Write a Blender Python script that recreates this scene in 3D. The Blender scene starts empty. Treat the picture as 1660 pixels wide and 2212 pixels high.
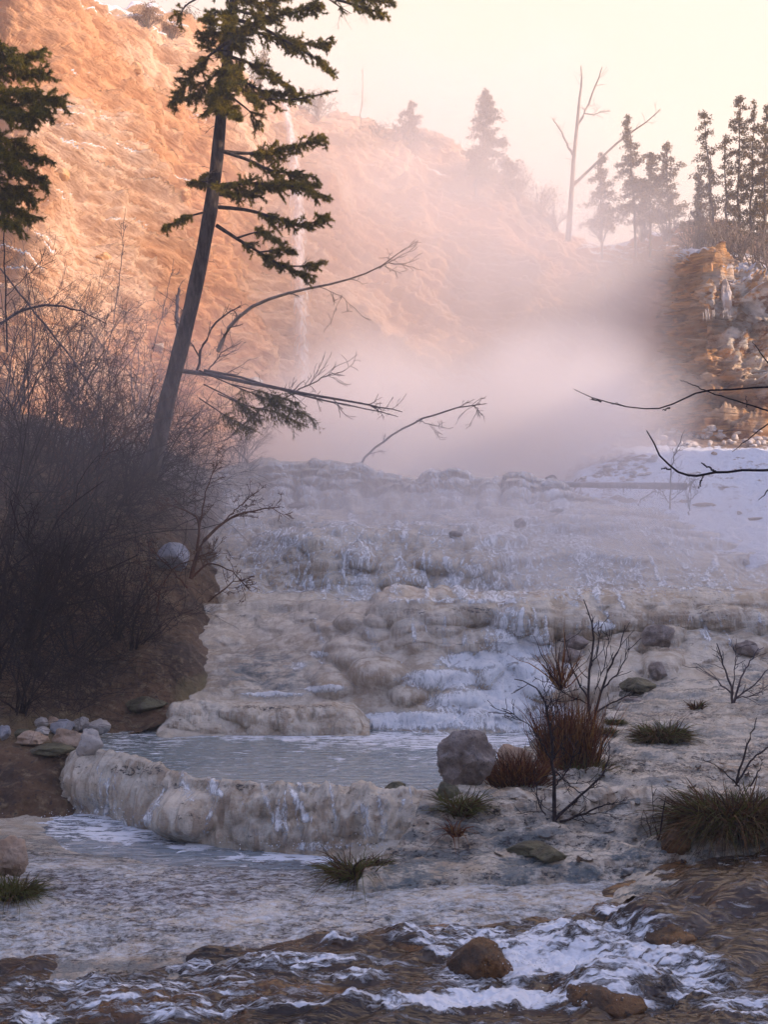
import bpy, math, random
import numpy as np
from mathutils import Vector, Matrix

# ------------------------------------------------------------------ camera, world, sun, exposure
SC = bpy.context.scene
COL = SC.collection
EYE = 1.7
PITCH = math.radians(4.7)
FOC = 1106 / math.tan(math.radians(25))          # focal length in units of a 1660 x 2212 picture
cam_data = bpy.data.cameras.new('camera')
cam = bpy.data.objects.new('camera', cam_data); COL.objects.link(cam)
cam.location = (0, 0, EYE)
cam.rotation_euler = (math.radians(90) + PITCH, 0, 0)
cam_data.sensor_fit = 'VERTICAL'; cam_data.sensor_height = 24
cam_data.lens = 12 / math.tan(math.radians(25))
cam_data.clip_start = 0.05; cam_data.clip_end = 2000
SC.camera = cam
SC.render.resolution_x = 769; SC.render.resolution_y = 1024

SUN_AZ = math.radians(-18)       # from +x towards +y
SUN_EL = math.radians(24)
world = bpy.data.worlds.new('World'); SC.world = world
world.use_nodes = True
wn = world.node_tree; wn.nodes.clear()
def wnode(t, **k):
    n = wn.nodes.new(t)
    for a, b in k.items(): setattr(n, a, b)
    return n
sky = wnode('ShaderNodeTexSky', sky_type='NISHITA', sun_disc=False)
sky.sun_elevation = SUN_EL; sky.sun_rotation = math.radians(90) - SUN_AZ
sky.air_density = 1.0; sky.dust_density = 1.0; sky.ozone_density = 2.5
bg = wnode('ShaderNodeBackground'); bg.inputs['Strength'].default_value = 0.15
tint = wnode('ShaderNodeVectorMath', operation='MULTIPLY'); tint.inputs[1].default_value = (.88, .92, 1.12)
wn.links.new(sky.outputs[0], tint.inputs[0]); wn.links.new(tint.outputs[0], bg.inputs[0])
# warm glow mixed into the sky ahead by direction, in place of sunlit haze
tc = wnode('ShaderNodeTexCoord')
dotn = wnode('ShaderNodeVectorMath', operation='DOT_PRODUCT')
gd = Vector((0.25, 0.9, 0.38)).normalized(); dotn.inputs[1].default_value = gd
wn.links.new(tc.outputs['Generated'], dotn.inputs[0])
mr = wnode('ShaderNodeMapRange', interpolation_type='SMOOTHSTEP')
mr.inputs['From Min'].default_value = 0.50; mr.inputs['From Max'].default_value = 1.0
mr.inputs['To Min'].default_value = 0.0; mr.inputs['To Max'].default_value = 0.95
wn.links.new(dotn.outputs['Value'], mr.inputs['Value'])
bg2 = wnode('ShaderNodeBackground'); bg2.inputs['Color'].default_value = (1.0, 0.775, 0.60, 1)
bg2.inputs['Strength'].default_value = 0.74
mixw = wnode('ShaderNodeMixShader')
wn.links.new(mr.outputs[0], mixw.inputs[0]); wn.links.new(bg.outputs[0], mixw.inputs[1]); wn.links.new(bg2.outputs[0], mixw.inputs[2])
wo = wnode('ShaderNodeOutputWorld'); wn.links.new(mixw.outputs[0], wo.inputs[0])

sun_data = bpy.data.lights.new('sun', 'SUN'); sun_data.energy = 5.0; sun_data.angle = math.radians(0.6)
sun_data.color = (1.0, 0.72, 0.50)
sun = bpy.data.objects.new('sun', sun_data); COL.objects.link(sun)
SV = Vector((math.cos(SUN_EL)*math.cos(SUN_AZ), math.cos(SUN_EL)*math.sin(SUN_AZ), math.sin(SUN_EL)))
sun.rotation_euler = SV.to_track_quat('Z', 'Y').to_euler()
sun.location = SV * 100

SC.view_settings.view_transform = 'Standard'; SC.view_settings.look = 'None'
SC.view_settings.exposure = 0.85; SC.view_settings.gamma = 1.0; SC.view_settings.use_curve_mapping = False
SC.render.engine = 'CYCLES'
cy = SC.cycles
cy.max_bounces = 5; cy.diffuse_bounces = 2; cy.glossy_bounces = 2; cy.transmission_bounces = 2
cy.volume_bounces = 4; cy.transparent_max_bounces = 24
cy.volume_step_rate = 1.0; cy.volume_max_steps = 96
cy.use_denoising = True; cy.sample_clamp_indirect = 4.0
cy.use_adaptive_sampling = True; cy.adaptive_threshold = 0.02

HAZE_DENSITY = 0.0032

# ------------------------------------------------------------------ helpers
rng = np.random.default_rng(7)
random.seed(7)
cp, sp = math.cos(PITCH), math.sin(PITCH)
def Pn(u, v, d):
    """picture position (1660 x 2212) at forward distance d -> world, arrays allowed"""
    u = np.asarray(u, float); v = np.asarray(v, float); d = np.asarray(d, float)
    cx = (u - 830) / FOC; cyy = (1106 - v) / FOC
    dy = cp - cyy * sp; dz = sp + cyy * cp
    s = d / dy
    return np.stack([cx * s, dy * s, EYE + dz * s], -1)
def P(u, v, d): return Vector(Pn(u, v, d))
def proj(W):
    x = W[..., 0]; y = W[..., 1]; z = W[..., 2] - EYE
    f = y * cp + z * sp; up = -y * sp + z * cp
    return 830 + FOC * x / f, 1106 - FOC * up / f

_perm = np.random.default_rng(99).permutation(256)
_perm = np.concatenate([_perm, _perm, _perm])
_g = np.random.default_rng(5).normal(size=(256, 3)); _g /= np.linalg.norm(_g, axis=1)[:, None]
def noise(Q, scale=1.0, off=0.0):
    Q = np.asarray(Q, float) * scale + off
    sh = Q.shape[:-1]; Q = Q.reshape(-1, 3)
    I = np.floor(Q).astype(np.int64); F = Q - I
    W = F * F * F * (F * (F * 6 - 15) + 10)
    I &= 255
    out = np.zeros(len(Q))
    for dx in (0, 1):
        a = _perm[I[:, 0] + dx]
        wx = W[:, 0] if dx else 1 - W[:, 0]
        for dy in (0, 1):
            b = _perm[a + I[:, 1] + dy]
            wy = W[:, 1] if dy else 1 - W[:, 1]
            for dz in (0, 1):
                c = _perm[b + I[:, 2] + dz]
                wz = W[:, 2] if dz else 1 - W[:, 2]
                G = _g[c]
                out += wx * wy * wz * (G[:, 0]*(F[:, 0]-dx) + G[:, 1]*(F[:, 1]-dy) + G[:, 2]*(F[:, 2]-dz))
    return (out * 1.6).reshape(sh)
def fbm(Q, scale=1.0, octs=4, gain=0.5, off=0.0):
    s = 0; a = 1.0; t = 0
    for o in range(octs):
        s = s + a * noise(Q, scale * 2.03 ** o, off + 13.7 * o); t += a; a *= gain
    return s / t
def sstep(x, a, b):
    t = np.clip((x - a) / (b - a), 0, 1); return t * t * (3 - 2 * t)

def tag(o, label=None, cat=None, group=None, kind=None):
    if label: o['label'] = label
    if cat: o['category'] = cat
    if group: o['group'] = group
    if kind: o['kind'] = kind
    return o
def empty(name, loc, label, cat, group=None):
    o = bpy.data.objects.new(name, None); COL.objects.link(o); o.location = loc
    o.empty_display_size = 0.2
    return tag(o, label, cat, group)
def link(name, me, mat, parent=None):
    if mat is not None and len(me.materials) == 0: me.materials.append(mat)
    o = bpy.data.objects.new(name, me); COL.objects.link(o)
    if parent is not None:
        o.parent = parent
        o.matrix_parent_inverse = Matrix.Translation(-parent.location)
    return o
def mesh_np(name, V, F, masks=None, smooth=True):
    """V (n,3), F (m,k) equal sized faces"""
    V = np.ascontiguousarray(V, dtype=np.float32); F = np.ascontiguousarray(F, dtype=np.int32)
    me = bpy.data.meshes.new(name)
    m, k = F.shape
    me.vertices.add(len(V)); me.vertices.foreach_set('co', V.ravel())
    me.loops.add(m * k); me.loops.foreach_set('vertex_index', F.ravel())
    me.polygons.add(m)
    me.polygons.foreach_set('loop_start', np.arange(0, m * k, k, dtype=np.int32))
    me.polygons.foreach_set('use_smooth', np.full(m, smooth))
    if masks is not None:
        ca = me.color_attributes.new('masks', 'FLOAT_COLOR', 'POINT')
        c = np.ones((len(V), 4), np.float32); c[:, :masks.shape[1]] = masks
        ca.data.foreach_set('color', c.ravel())
    me.update(calc_edges=True); me.validate()
    return me
def grid_faces(nr, nc):
    r = np.arange(nr - 1)[:, None]; c = np.arange(nc - 1)[None, :]
    a = r * nc + c
    return np.stack([a, a + 1, a + nc + 1, a + nc], -1).reshape(-1, 4)

def usamples(step, u0=-160, u1=1820, lo=-2600, hi=4300, nout=34):
    core = np.arange(u0, u1 + step, step)
    s = (np.arange(1, nout + 1) / nout) ** 2.0
    L = u0 + (lo - u0) * s; R = core[-1] + (hi - core[-1]) * s
    return np.concatenate([L[::-1], core, R])
def smooth_interp(x, xp, fp):
    """monotone cubic (pchip like) interpolation"""
    xp = np.asarray(xp, float); fp = np.asarray(fp, float)
    if len(xp) < 3: return np.interp(x, xp, fp)
    h = np.diff(xp); dl = np.diff(fp) / h
    m = np.zeros_like(fp)
    s = dl[:-1] * dl[1:] > 0
    m[1:-1][s] = 2 * dl[:-1][s] * dl[1:][s] / (dl[:-1][s] + dl[1:][s])
    xx = np.clip(x, xp[0], xp[-1]); i = np.clip(np.searchsorted(xp, xx) - 1, 0, len(h) - 1)
    t = (xx - xp[i]) / h[i]
    return ((2*t**3 - 3*t**2 + 1) * fp[i] + (t**3 - 2*t**2 + t) * h[i] * m[i]
            + (-2*t**3 + 3*t**2) * fp[i+1] + (t**3 - t**2) * h[i] * m[i+1])
def loft(U, rows, ns, tension=0.6):
    """rows: list of [(u,v,d),...] or ('off', dd, dz[, index]); returns W (nr,nc,3) and row parameter"""
    K = []
    for r in rows:
        if r[0] == 'off':
            base = K[r[3]] if len(r) > 3 else K[-1]
            q = base.copy(); f = (q[:, 1] + r[1]) / q[:, 1]
            q[:, 0] *= f; q[:, 1] += r[1]; q[:, 2] += r[2]
            K.append(q)
        else:
            a = np.array(r, float)
            K.append(Pn(U, smooth_interp(U, a[:, 0], a[:, 1]), smooth_interp(U, a[:, 0], a[:, 2])))
    K = np.array(K); n = len(K)
    out = []; par = []
    for i in range(n - 1):
        p0 = K[max(i-1, 0)]; p1 = K[i]; p2 = K[i+1]; p3 = K[min(i+2, n-1)]
        L1 = np.linalg.norm(p2-p1, axis=-1, keepdims=True)
        def tg(a, b, c):
            la = np.linalg.norm(b-a, axis=-1, keepdims=True) + 1e-6; lb = np.linalg.norm(c-b, axis=-1, keepdims=True) + 1e-6
            t = (b-a)/la*lb/(la+lb) + (c-b)/lb*la/(la+lb)
            return t * L1
        m1 = tg(p0, p1, p2) if i > 0 else p2 - p1
        m2 = tg(p1, p2, p3) if i < n-2 else p2 - p1
        m1 = m1 * tension + (p2-p1)*(1-tension); m2 = m2*tension + (p2-p1)*(1-tension)
        k = ns[i]
        for j in range(k + (1 if i == n-2 else 0)):
            t = j / k
            out.append((2*t**3-3*t**2+1)*p1 + (t**3-2*t**2+t)*m1 + (-2*t**3+3*t**2)*p2 + (t**3-t**2)*m2)
            par.append(i + t)
    return np.array(out), np.array(par), K
def normals(W):
    a = np.gradient(W, axis=1); b = np.gradient(W, axis=0)
    N = np.cross(a, b); N /= np.linalg.norm(N, axis=-1, keepdims=True) + 1e-12
    return N

# ------------------------------------------------------------------ material helpers
class NT:
    def __init__(s, name, disp=False):
        s.m = bpy.data.materials.new(name); s.m.use_nodes = True
        s.t = s.m.node_tree; s.t.nodes.clear()
        s.out = s.n('ShaderNodeOutputMaterial')
    def n(s, t, **k):
        x = s.t.nodes.new(t)
        for a, b in k.items(): setattr(x, a, b)
        return x
    def l(s, a, b): s.t.links.new(a, b)
    def val(s, sock, v):
        if isinstance(v, (int, float)): sock.default_value = v
        elif isinstance(v, tuple): sock.default_value = v if len(v) == len(sock.default_value) else (*v, 1)
        else: s.l(v, sock)
    def obj(s): return s.n('ShaderNodeTexCoord').outputs['Object']
    def geo(s): return s.n('ShaderNodeNewGeometry')
    def map(s, vec, scale=(1, 1, 1), rot=(0, 0, 0), loc=(0, 0, 0)):
        x = s.n('ShaderNodeMapping'); s.l(vec, x.inputs[0])
        x.inputs['Scale'].default_value = scale; x.inputs['Rotation'].default_value = rot; x.inputs['Location'].default_value = loc
        return x.outputs[0]
    def noise(s, vec, scale, detail=4, rough=0.55, dist=0.0):
        x = s.n('ShaderNodeTexNoise'); s.l(vec, x.inputs['Vector'])
        x.inputs['Scale'].default_value = scale; x.inputs['Detail'].default_value = detail
        x.inputs['Roughness'].default_value = rough; x.inputs['Distortion'].default_value = dist
        return x.outputs[0]
    def vor(s, vec, scale, feature='F1', out=0):
        x = s.n('ShaderNodeTexVoronoi', feature=feature); s.l(vec, x.inputs['Vector']); x.inputs['Scale'].default_value = scale
        return x.outputs[out]
    def ramp(s, f, a, b, lo=0.0, hi=1.0):
        x = s.n('ShaderNodeMapRange', interpolation_type='SMOOTHSTEP'); s.val(x.inputs['Value'], f)
        x.inputs['From Min'].default_value = a; x.inputs['From Max'].default_value = b
        x.inputs['To Min'].default_value = lo; x.inputs['To Max'].default_value = hi
        return x.outputs[0]
    def math(s, op, a, b=0.0, clamp=False):
        x = s.n('ShaderNodeMath', operation=op, use_clamp=clamp); s.val(x.inputs[0], a); s.val(x.inputs[1], b)
        return x.outputs[0]
    def mix(s, f, a, b):
        x = s.n('ShaderNodeMix', data_type='RGBA'); s.val(x.inputs[0], f); s.val(x.inputs[6], a); s.val(x.inputs[7], b)
        return x.outputs[2]
    def attr(s, name='masks'):
        a = s.n('ShaderNodeAttribute', attribute_name=name); sp_ = s.n('ShaderNodeSeparateColor'); s.l(a.outputs['Color'], sp_.inputs[0])
        return sp_.outputs
    def bump(s, h, dist=0.02, strength=1.0, normal=None):
        x = s.n('ShaderNodeBump'); s.l(h, x.inputs['Height']); x.inputs['Distance'].default_value = dist
        x.inputs['Strength'].default_value = strength
        if normal is not None: s.l(normal, x.inputs['Normal'])
        return x.outputs[0]
    def bsdf(s, col, rough=0.7, spec=0.5, normal=None, alpha=None, trans=None, sss=None):
        x = s.n('ShaderNodeBsdfPrincipled'); s.val(x.inputs['Base Color'], col); s.val(x.inputs['Roughness'], rough)
        s.val(x.inputs['Specular IOR Level'], spec)
        if normal is not None: s.l(normal, x.inputs['Normal'])
        if alpha is not None: s.val(x.inputs['Alpha'], alpha)
        if trans is not None: s.val(x.inputs['Transmission Weight'], trans)
        s.l(x.outputs[0], s.out.inputs['Surface'])
        return x

def m_travertine():
    s = NT('travertine'); c = s.obj(); A = s.attr()
    n1 = s.noise(c, 0.9, 6); n2 = s.noise(c, 5.0, 6, 0.65); n3 = s.noise(c, 26, 4, 0.7)
    st = s.noise(s.map(c, (9, 9, 1.1)), 1.3, 4, 0.6)
    col = s.mix(s.ramp(n1, .35, .65), (.58, .51, .40), (.37, .285, .19))
    col = s.mix(s.ramp(n2, .40, .62), col, (.68, .62, .51))
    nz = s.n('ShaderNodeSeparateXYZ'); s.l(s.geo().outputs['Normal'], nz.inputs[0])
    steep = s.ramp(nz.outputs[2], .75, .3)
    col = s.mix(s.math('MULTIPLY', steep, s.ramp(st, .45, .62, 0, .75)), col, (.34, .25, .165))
    # blue-grey patches where the blue mask is high
    gr = s.noise(s.map(c, (.8, 1.5, 2.0)), 4.2, 7, .72)
    col = s.mix(s.math('MULTIPLY', A[2], s.ramp(gr, .42, .58, 0.05, 1.0)), col, (.10, .135, .15))
    # dark crust specks
    sk = s.noise(s.map(c, (.8, 1.6, 2.6)), 6.0, 7, .8)
    sk2 = s.noise(s.map(c, (2.0, 3.4, 3.4)), 13.0, 5, .8)
    lim = s.math('SUBTRACT', .655, s.math('MULTIPLY', A[1], .19))
    d1 = s.math('MULTIPLY', s.math('SUBTRACT', s.math('ADD', s.math('MULTIPLY', sk, .45), s.math('MULTIPLY', sk2, .55)), lim), 22, clamp=True)
    col = s.mix(s.math('MULTIPLY', d1, .95), col, (.028, .028, .040))
    fo = s.math('MULTIPLY', s.math('SUBTRACT', s.math('ADD', A[0], s.math('MULTIPLY', s.noise(s.map(c, (1.2, 2.6, 1.2), (0, 0, .35)), 11, 6, .75, .5), 1.3)), 1.22), 4.0, clamp=True)
    col = s.mix(s.math('MULTIPLY', fo, .85), col, (.74, .78, .82))
    h = s.math('ADD', s.math('MULTIPLY', n2, .7), s.math('ADD', s.math('MULTIPLY', n3, .35), s.math('MULTIPLY', s.math('MULTIPLY', st, steep), 1.6)))
    h = s.math('ADD', h, s.math('MULTIPLY', s.noise(s.map(c, (.6, 2.2, 2.4)), 32, 4, .7), .30))
    h = s.math('SUBTRACT', h, s.math('MULTIPLY', d1, .12))
    s.bsdf(col, s.ramp(n2, .3, .7, .06, .26), .9, s.bump(h, .04, 1.0))
    return s.m
def layers(s, c, tilt):
    d = s.n('ShaderNodeVectorMath', operation='DOT_PRODUCT'); s.l(c, d.inputs[0]); d.inputs[1].default_value = tilt
    sx = s.n('ShaderNodeSeparateXYZ'); s.l(c, sx.inputs[0]); cb = s.n('ShaderNodeCombineXYZ')
    s.l(sx.outputs[0], cb.inputs[0]); s.l(sx.outputs[1], cb.inputs[1]); s.l(d.outputs['Value'], cb.inputs[2])
    return cb.outputs[0]
def m_cliff():
    s = NT('cliff_rock'); c = s.obj(); A = s.attr(); cl = layers(s, c, (.34, .05, 1.0))
    rot = (0, math.radians(13), 0)
    lay = s.noise(s.map(cl, (.7, .7, 2.6)), .9, 6, .6)
    lay2 = s.noise(s.map(cl, (.9, .9, 2.4)), 2.8, 5, .65)
    big = s.noise(c, .13, 4); mid = s.noise(c, .9, 6, .6); fine = s.noise(c, 5, 4, .6)
    col = s.mix(s.ramp(mid, .35, .65), (.58, .37, .235), (.70, .50, .36))
    col = s.mix(s.ramp(big, .42, .6), col, (.56, .30, .155))
    col = s.mix(s.ramp(lay, .54, .72, 0, .6), col, (.40, .19, .085))
    col = s.mix(s.ramp(lay2, .60, .74, 0, .5), col, (.33, .155, .07))
    col = s.mix(s.math('MULTIPLY', A[1], .8), col, (.13, .085, .045))
    nz = s.n('ShaderNodeSeparateXYZ'); s.l(s.geo().outputs['Normal'], nz.inputs[0])
    sn = s.math('MULTIPLY', s.math('ADD', A[0], s.math('SUBTRACT', s.math('MULTIPLY', s.noise(c, 1.5, 6, .7), 1.4), 1.12)), 6, clamp=True)
    sn = s.math('MULTIPLY', sn, s.ramp(nz.outputs[2], .05, .35))
    col = s.mix(sn, col, (.80, .80, .84))
    h = s.math('ADD', s.math('MULTIPLY', lay, .7), s.math('ADD', s.math('MULTIPLY', lay2, .45), s.math('MULTIPLY', fine, .2)))
    s.bsdf(col, .9, .1, s.bump(h, .25, .8))
    return s.m
def m_cliff_dark():
    s = NT('layered_rock'); c = s.obj(); A = s.attr()
    lay = s.noise(s.map(c, (.35, .35, 4.5)), 1.0, 7, .65, .3)
    mid = s.noise(c, .8, 6, .6); wh = s.noise(c, 1.9, 6, .7)
    col = s.mix(s.ramp(lay, .38, .62), (.74, .40, .16), (.20, .09, .04))
    col = s.mix(s.ramp(mid, .45, .65), col, (.60, .42, .27))
    col = s.mix(s.math('MULTIPLY', A[2], s.ramp(wh, .42, .55)), col, (.74, .68, .60))
    nz = s.n('ShaderNodeSeparateXYZ'); s.l(s.geo().outputs['Normal'], nz.inputs[0])
    sn = s.math('MULTIPLY', s.math('ADD', A[0], s.math('SUBTRACT', s.noise(c, 1.5, 6, .7), .95)), 6, clamp=True)
    sn = s.math('MULTIPLY', sn, s.ramp(nz.outputs[2], .2, .55))
    col = s.mix(sn, col, (.80, .80, .85))
    h = s.math('ADD', s.math('MULTIPLY', lay, 1.0), s.math('MULTIPLY', wh, .5))
    s.bsdf(col, .85, .2, s.bump(h, .4, 1.0))
    return s.m
def m_bank():
    s = NT('bank_soil'); c = s.obj(); A = s.attr()
    n1 = s.noise(c, 1.3, 6, .6); n2 = s.noise(c, 9, 6, .7); n3 = s.noise(s.map(c, (4, 4, 1)), 3, 4)
    col = s.mix(s.ramp(n1, .35, .65), (.14, .082, .045), (.05, .032, .024))
    col = s.mix(s.ramp(n2, .5, .7), col, (.24, .18, .11))
    col = s.mix(s.ramp(s.noise(c, 22, 4, .7), .56, .66), col, (.03, .025, .03))
    col = s.mix(s.math('MULTIPLY', A[2], s.ramp(n1, .3, .6, .3, .9)), col, (.22, .19, .085))
    sn = s.math('MULTIPLY', s.math('SUBTRACT', s.math('ADD', A[0], s.noise(c, 2.2, 6, .7)), .98), 6, clamp=True)
    col = s.mix(sn, col, (.75, .77, .82))
    h = s.math('ADD', n2, s.math('MULTIPLY', n3, .6))
    s.bsdf(col, .75, .3, s.bump(h, .08, .9))
    return s.m
def m_snow():
    s = NT('snow_ground'); c = s.obj(); A = s.attr()
    n1 = s.noise(c, .35, 6, .65); n2 = s.noise(c, 2.6, 7, .7)
    soil = s.mix(s.ramp(n2, .4, .6), (.38, .27, .19), (.20, .14, .10))
    f = s.math('ADD', s.math('MULTIPLY', n1, .5), s.math('MULTIPLY', n2, .5))
    bare = s.math('MULTIPLY', s.math('SUBTRACT', s.math('ADD', f, s.math('MULTIPLY', A[1], .3)), .552), 18, clamp=True)
    col = s.mix(bare, (.80, .85, .95), soil)
    s.bsdf(col, .7, .3, s.bump(s.math('ADD', n2, s.math('MULTIPLY', n1, 2)), .22, 1.0))
    return s.m
def m_water(name, deep, shallow, foam_bias, scale=1.0, stretch=(1, 2.5, 1), rough=.07, bumpd=.02, turn=0.0, soft=7):
    s = NT(name); c = s.obj(); A = s.attr()
    cm = s.map(c, stretch, (0, 0, turn))
    r1 = s.noise(cm, 5 * scale, 2, .5, .4); r2 = s.noise(cm, 15 * scale, 2, .5, .3)
    col = s.mix(s.ramp(s.noise(c, 1.1, 4), .35, .65), deep, shallow)
    col = s.mix(s.math('MULTIPLY', A[1], s.ramp(s.noise(cm, 7, 5, .7), .47, .58)), col, (.05, .035, .045))
    if turn: col = s.mix(s.math('MULTIPLY', A[2], s.ramp(s.noise(cm, 4, 5, .7), .4, .6, .3, 1)), col, (.24, .11, .03))
    fn = s.ramp(s.noise(cm, 6.5 * scale, 7, .75, .6), .34, .66)
    fo = s.math('MULTIPLY', s.math('SUBTRACT', s.math('ADD', fn, s.math('MULTIPLY', A[0], .8)), foam_bias), soft, clamp=True)
    col = s.mix(fo, col, (.78, .82, .88))
    h = s.math('ADD', r1, s.math('MULTIPLY', r2, .2)); h = s.math('ADD', h, s.math('MULTIPLY', fo, .4))
    rg = s.ramp(fo, 0, 1, rough, .55)
    s.bsdf(col, rg, .45 if turn else .9, s.bump(h, bumpd, 1))
    return s.m
def m_froth():
    s = NT('white_water'); c = s.obj(); A = s.attr()
    n = s.noise(s.map(c, (1.7, .9, .7)), 6, 7, .78, 1.2)
    n2 = s.noise(c, 45, 3, .7)
    a = s.math('MULTIPLY', s.math('SUBTRACT', s.math('ADD', s.math('MULTIPLY', A[0], .9), s.math('ADD', s.math('MULTIPLY', n, 2.2), s.math('MULTIPLY', n2, .6))), 1.73), 2.5, clamp=True)
    col = s.mix(s.ramp(n, .4, .65), (.74, .79, .84), (.93, .95, .97))
    s.bsdf(col, .35, .5, s.bump(s.math('ADD', n, s.math('MULTIPLY', n2, .3)), .03, .8), alpha=s.math('MULTIPLY', a, .92))
    return s.m
def m_fall():
    s = NT('falling_water'); c = s.obj(); A = s.attr()
    n = s.noise(s.map(c, (3.2, 3.2, .22)), 2.2, 6, .7, .3)
    a = s.math('MULTIPLY', s.math('SUBTRACT', s.math('ADD', n, s.math('MULTIPLY', A[0], .5)), .62), 3.5, clamp=True)
    s.bsdf((.85, .87, .90), .5, .4, alpha=s.math('MULTIPLY', a, .6))
    return s.m
def m_rock(name, a, b, dark=(.05, .045, .05), rough=.8, scale=6, damt=.6):
    s = NT(name); c = s.obj()
    n = s.noise(c, scale, 7, .7); n2 = s.noise(c, scale * 4, 5, .7)
    col = s.mix(s.ramp(n, .38, .62), a, b)
    col = s.mix(s.ramp(n2, .54, .66, 0, damt), col, dark)
    s.bsdf(col, rough, .4, s.bump(s.math('ADD', n, s.math('MULTIPLY', n2, .4)), .03, .9))
    return s.m
def m_bark(name, a, b, scale=14, rough=.85, snow=0.0):
    s = NT(name); c = s.obj()
    n = s.noise(s.map(c, (1, 1, .22)), scale, 6, .7); n2 = s.vor(s.map(c, (1, 1, .35)), scale * 1.3)
    col = s.mix(s.ramp(n, .38, .62), a, b)
    if snow:
        nz = s.n('ShaderNodeSeparateXYZ'); s.l(s.geo().outputs['Normal'], nz.inputs[0])
        col = s.mix(s.ramp(nz.outputs[2], .55, .9, 0, snow), col, (.7, .72, .78))
    s.bsdf(col, rough, .2, s.bump(s.math('ADD', n, s.math('MULTIPLY', n2, -.5)), .025, .9))
    return s.m
def m_leaf(name, cols, rough=.6, trl=.35):
    """foliage: colour from the vertex mask red channel, some translucency"""
    s = NT(name); A = s.attr()
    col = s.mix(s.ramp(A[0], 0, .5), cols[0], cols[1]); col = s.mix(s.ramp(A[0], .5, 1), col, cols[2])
    d = s.n('ShaderNodeBsdfPrincipled'); s.l(col, d.inputs['Base Color']); d.inputs['Roughness'].default_value = rough
    d.inputs['Specular IOR Level'].default_value = .25
    t = s.n('ShaderNodeBsdfTranslucent'); s.l(col, t.inputs[0])
    mx = s.n('ShaderNodeMixShader'); mx.inputs[0].default_value = trl
    s.l(d.outputs[0], mx.inputs[1]); s.l(t.outputs[0], mx.inputs[2]); s.l(mx.outputs[0], s.out.inputs['Surface'])
    return s.m
M = dict(
    trav=m_travertine(), cliff=m_cliff(), cliff2=m_cliff_dark(), bank=m_bank(), snow=m_snow(), froth=m_froth(), fall=m_fall(),
    pool=m_water('pool_water', (.17, .235, .26), (.27, .33, .34), .95, .9, (1, 2.6, 1), .10, .018),
    lower=m_water('lower_pool_water', (.17, .22, .26), (.30, .34, .37), .86, .8, (1, 2.4, 1), .12, .03),
    stream=m_water('stream_water', (.022, .013, .008), (.060, .034, .018), .97, 1.7, (.5, 2.0, 1), .05, .035, -.5, 2.2),
    grey=m_rock('grey_rock', (.17, .135, .115), (.34, .30, .275), scale=9, damt=.8), brown=m_rock('wet_brown_rock', (.04, .022, .012), (.17, .075, .018), (.012, .010, .010), rough=.22, scale=6, damt=.95),
    pale=m_rock('pale_stone', (.36, .33, .30), (.46, .44, .42), (.18, .15, .13), scale=5), pink=m_rock('tan_stone', (.36, .25, .17), (.46, .36, .28), (.15, .10, .07)),
    blue=m_rock('blue_grey_stone', (.23, .24, .27), (.33, .34, .37), (.12, .12, .14), scale=3), dark=m_rock('dark_mossy_rock', (.05, .05, .03), (.12, .115, .06), rough=.5),
    debris=m_rock('debris_rock', (.42, .32, .24), (.62, .58, .56), (.2, .14, .1), scale=3),
    pillar=m_rock('orange_rock', (.55, .27, .09), (.66, .40, .20), (.22, .10, .04), scale=2.2),
    ice=m_rock('ice', (.50, .42, .33), (.62, .56, .50), (.4, .3, .22), rough=.2),
    bark=m_bark('fir_bark', (.03, .024, .024), (.105, .086, .08)), twig=m_bark('dark_twig', (.013, .010, .014), (.034, .025, .031), 30),
    red=m_bark('reddish_twig', (.06, .024, .015), (.12, .05, .028), 25), log=m_bark('weathered_log', (.16, .13, .12), (.30, .26, .24), 9, snow=.8),
    greytwig=m_bark('grey_twig', (.045, .036, .045), (.10, .082, .095), 20), palebark=m_bark('pale_bark', (.17, .13, .10), (.30, .24, .19), 8),
    needle=m_leaf('fir_needles', ((.03, .04, .012), (.15, .135, .016), (.40, .29, .025))),
    farleaf=m_leaf('far_needles', ((.05, .045, .016), (.13, .09, .026), (.28, .165, .035))),
    grass=m_leaf('tuft_grass', ((.022, .013, .008), (.11, .05, .014), (.085, .105, .02))),
    redgrass=m_leaf('red_grass', ((.035, .012, .008), (.15, .045, .016), (.26, .13, .035))),
    bushleaf=m_leaf('dry_bush', ((.16, .085, .04), (.26, .15, .08), (.34, .24, .16))),
    dead=m_leaf('dead_leaf', ((.03, .02, .02), (.05, .035, .03), (.09, .06, .04))),
    moss=m_leaf('moss_green', ((.035, .04, .01), (.08, .075, .012), (.12, .11, .02))),
)

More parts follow.
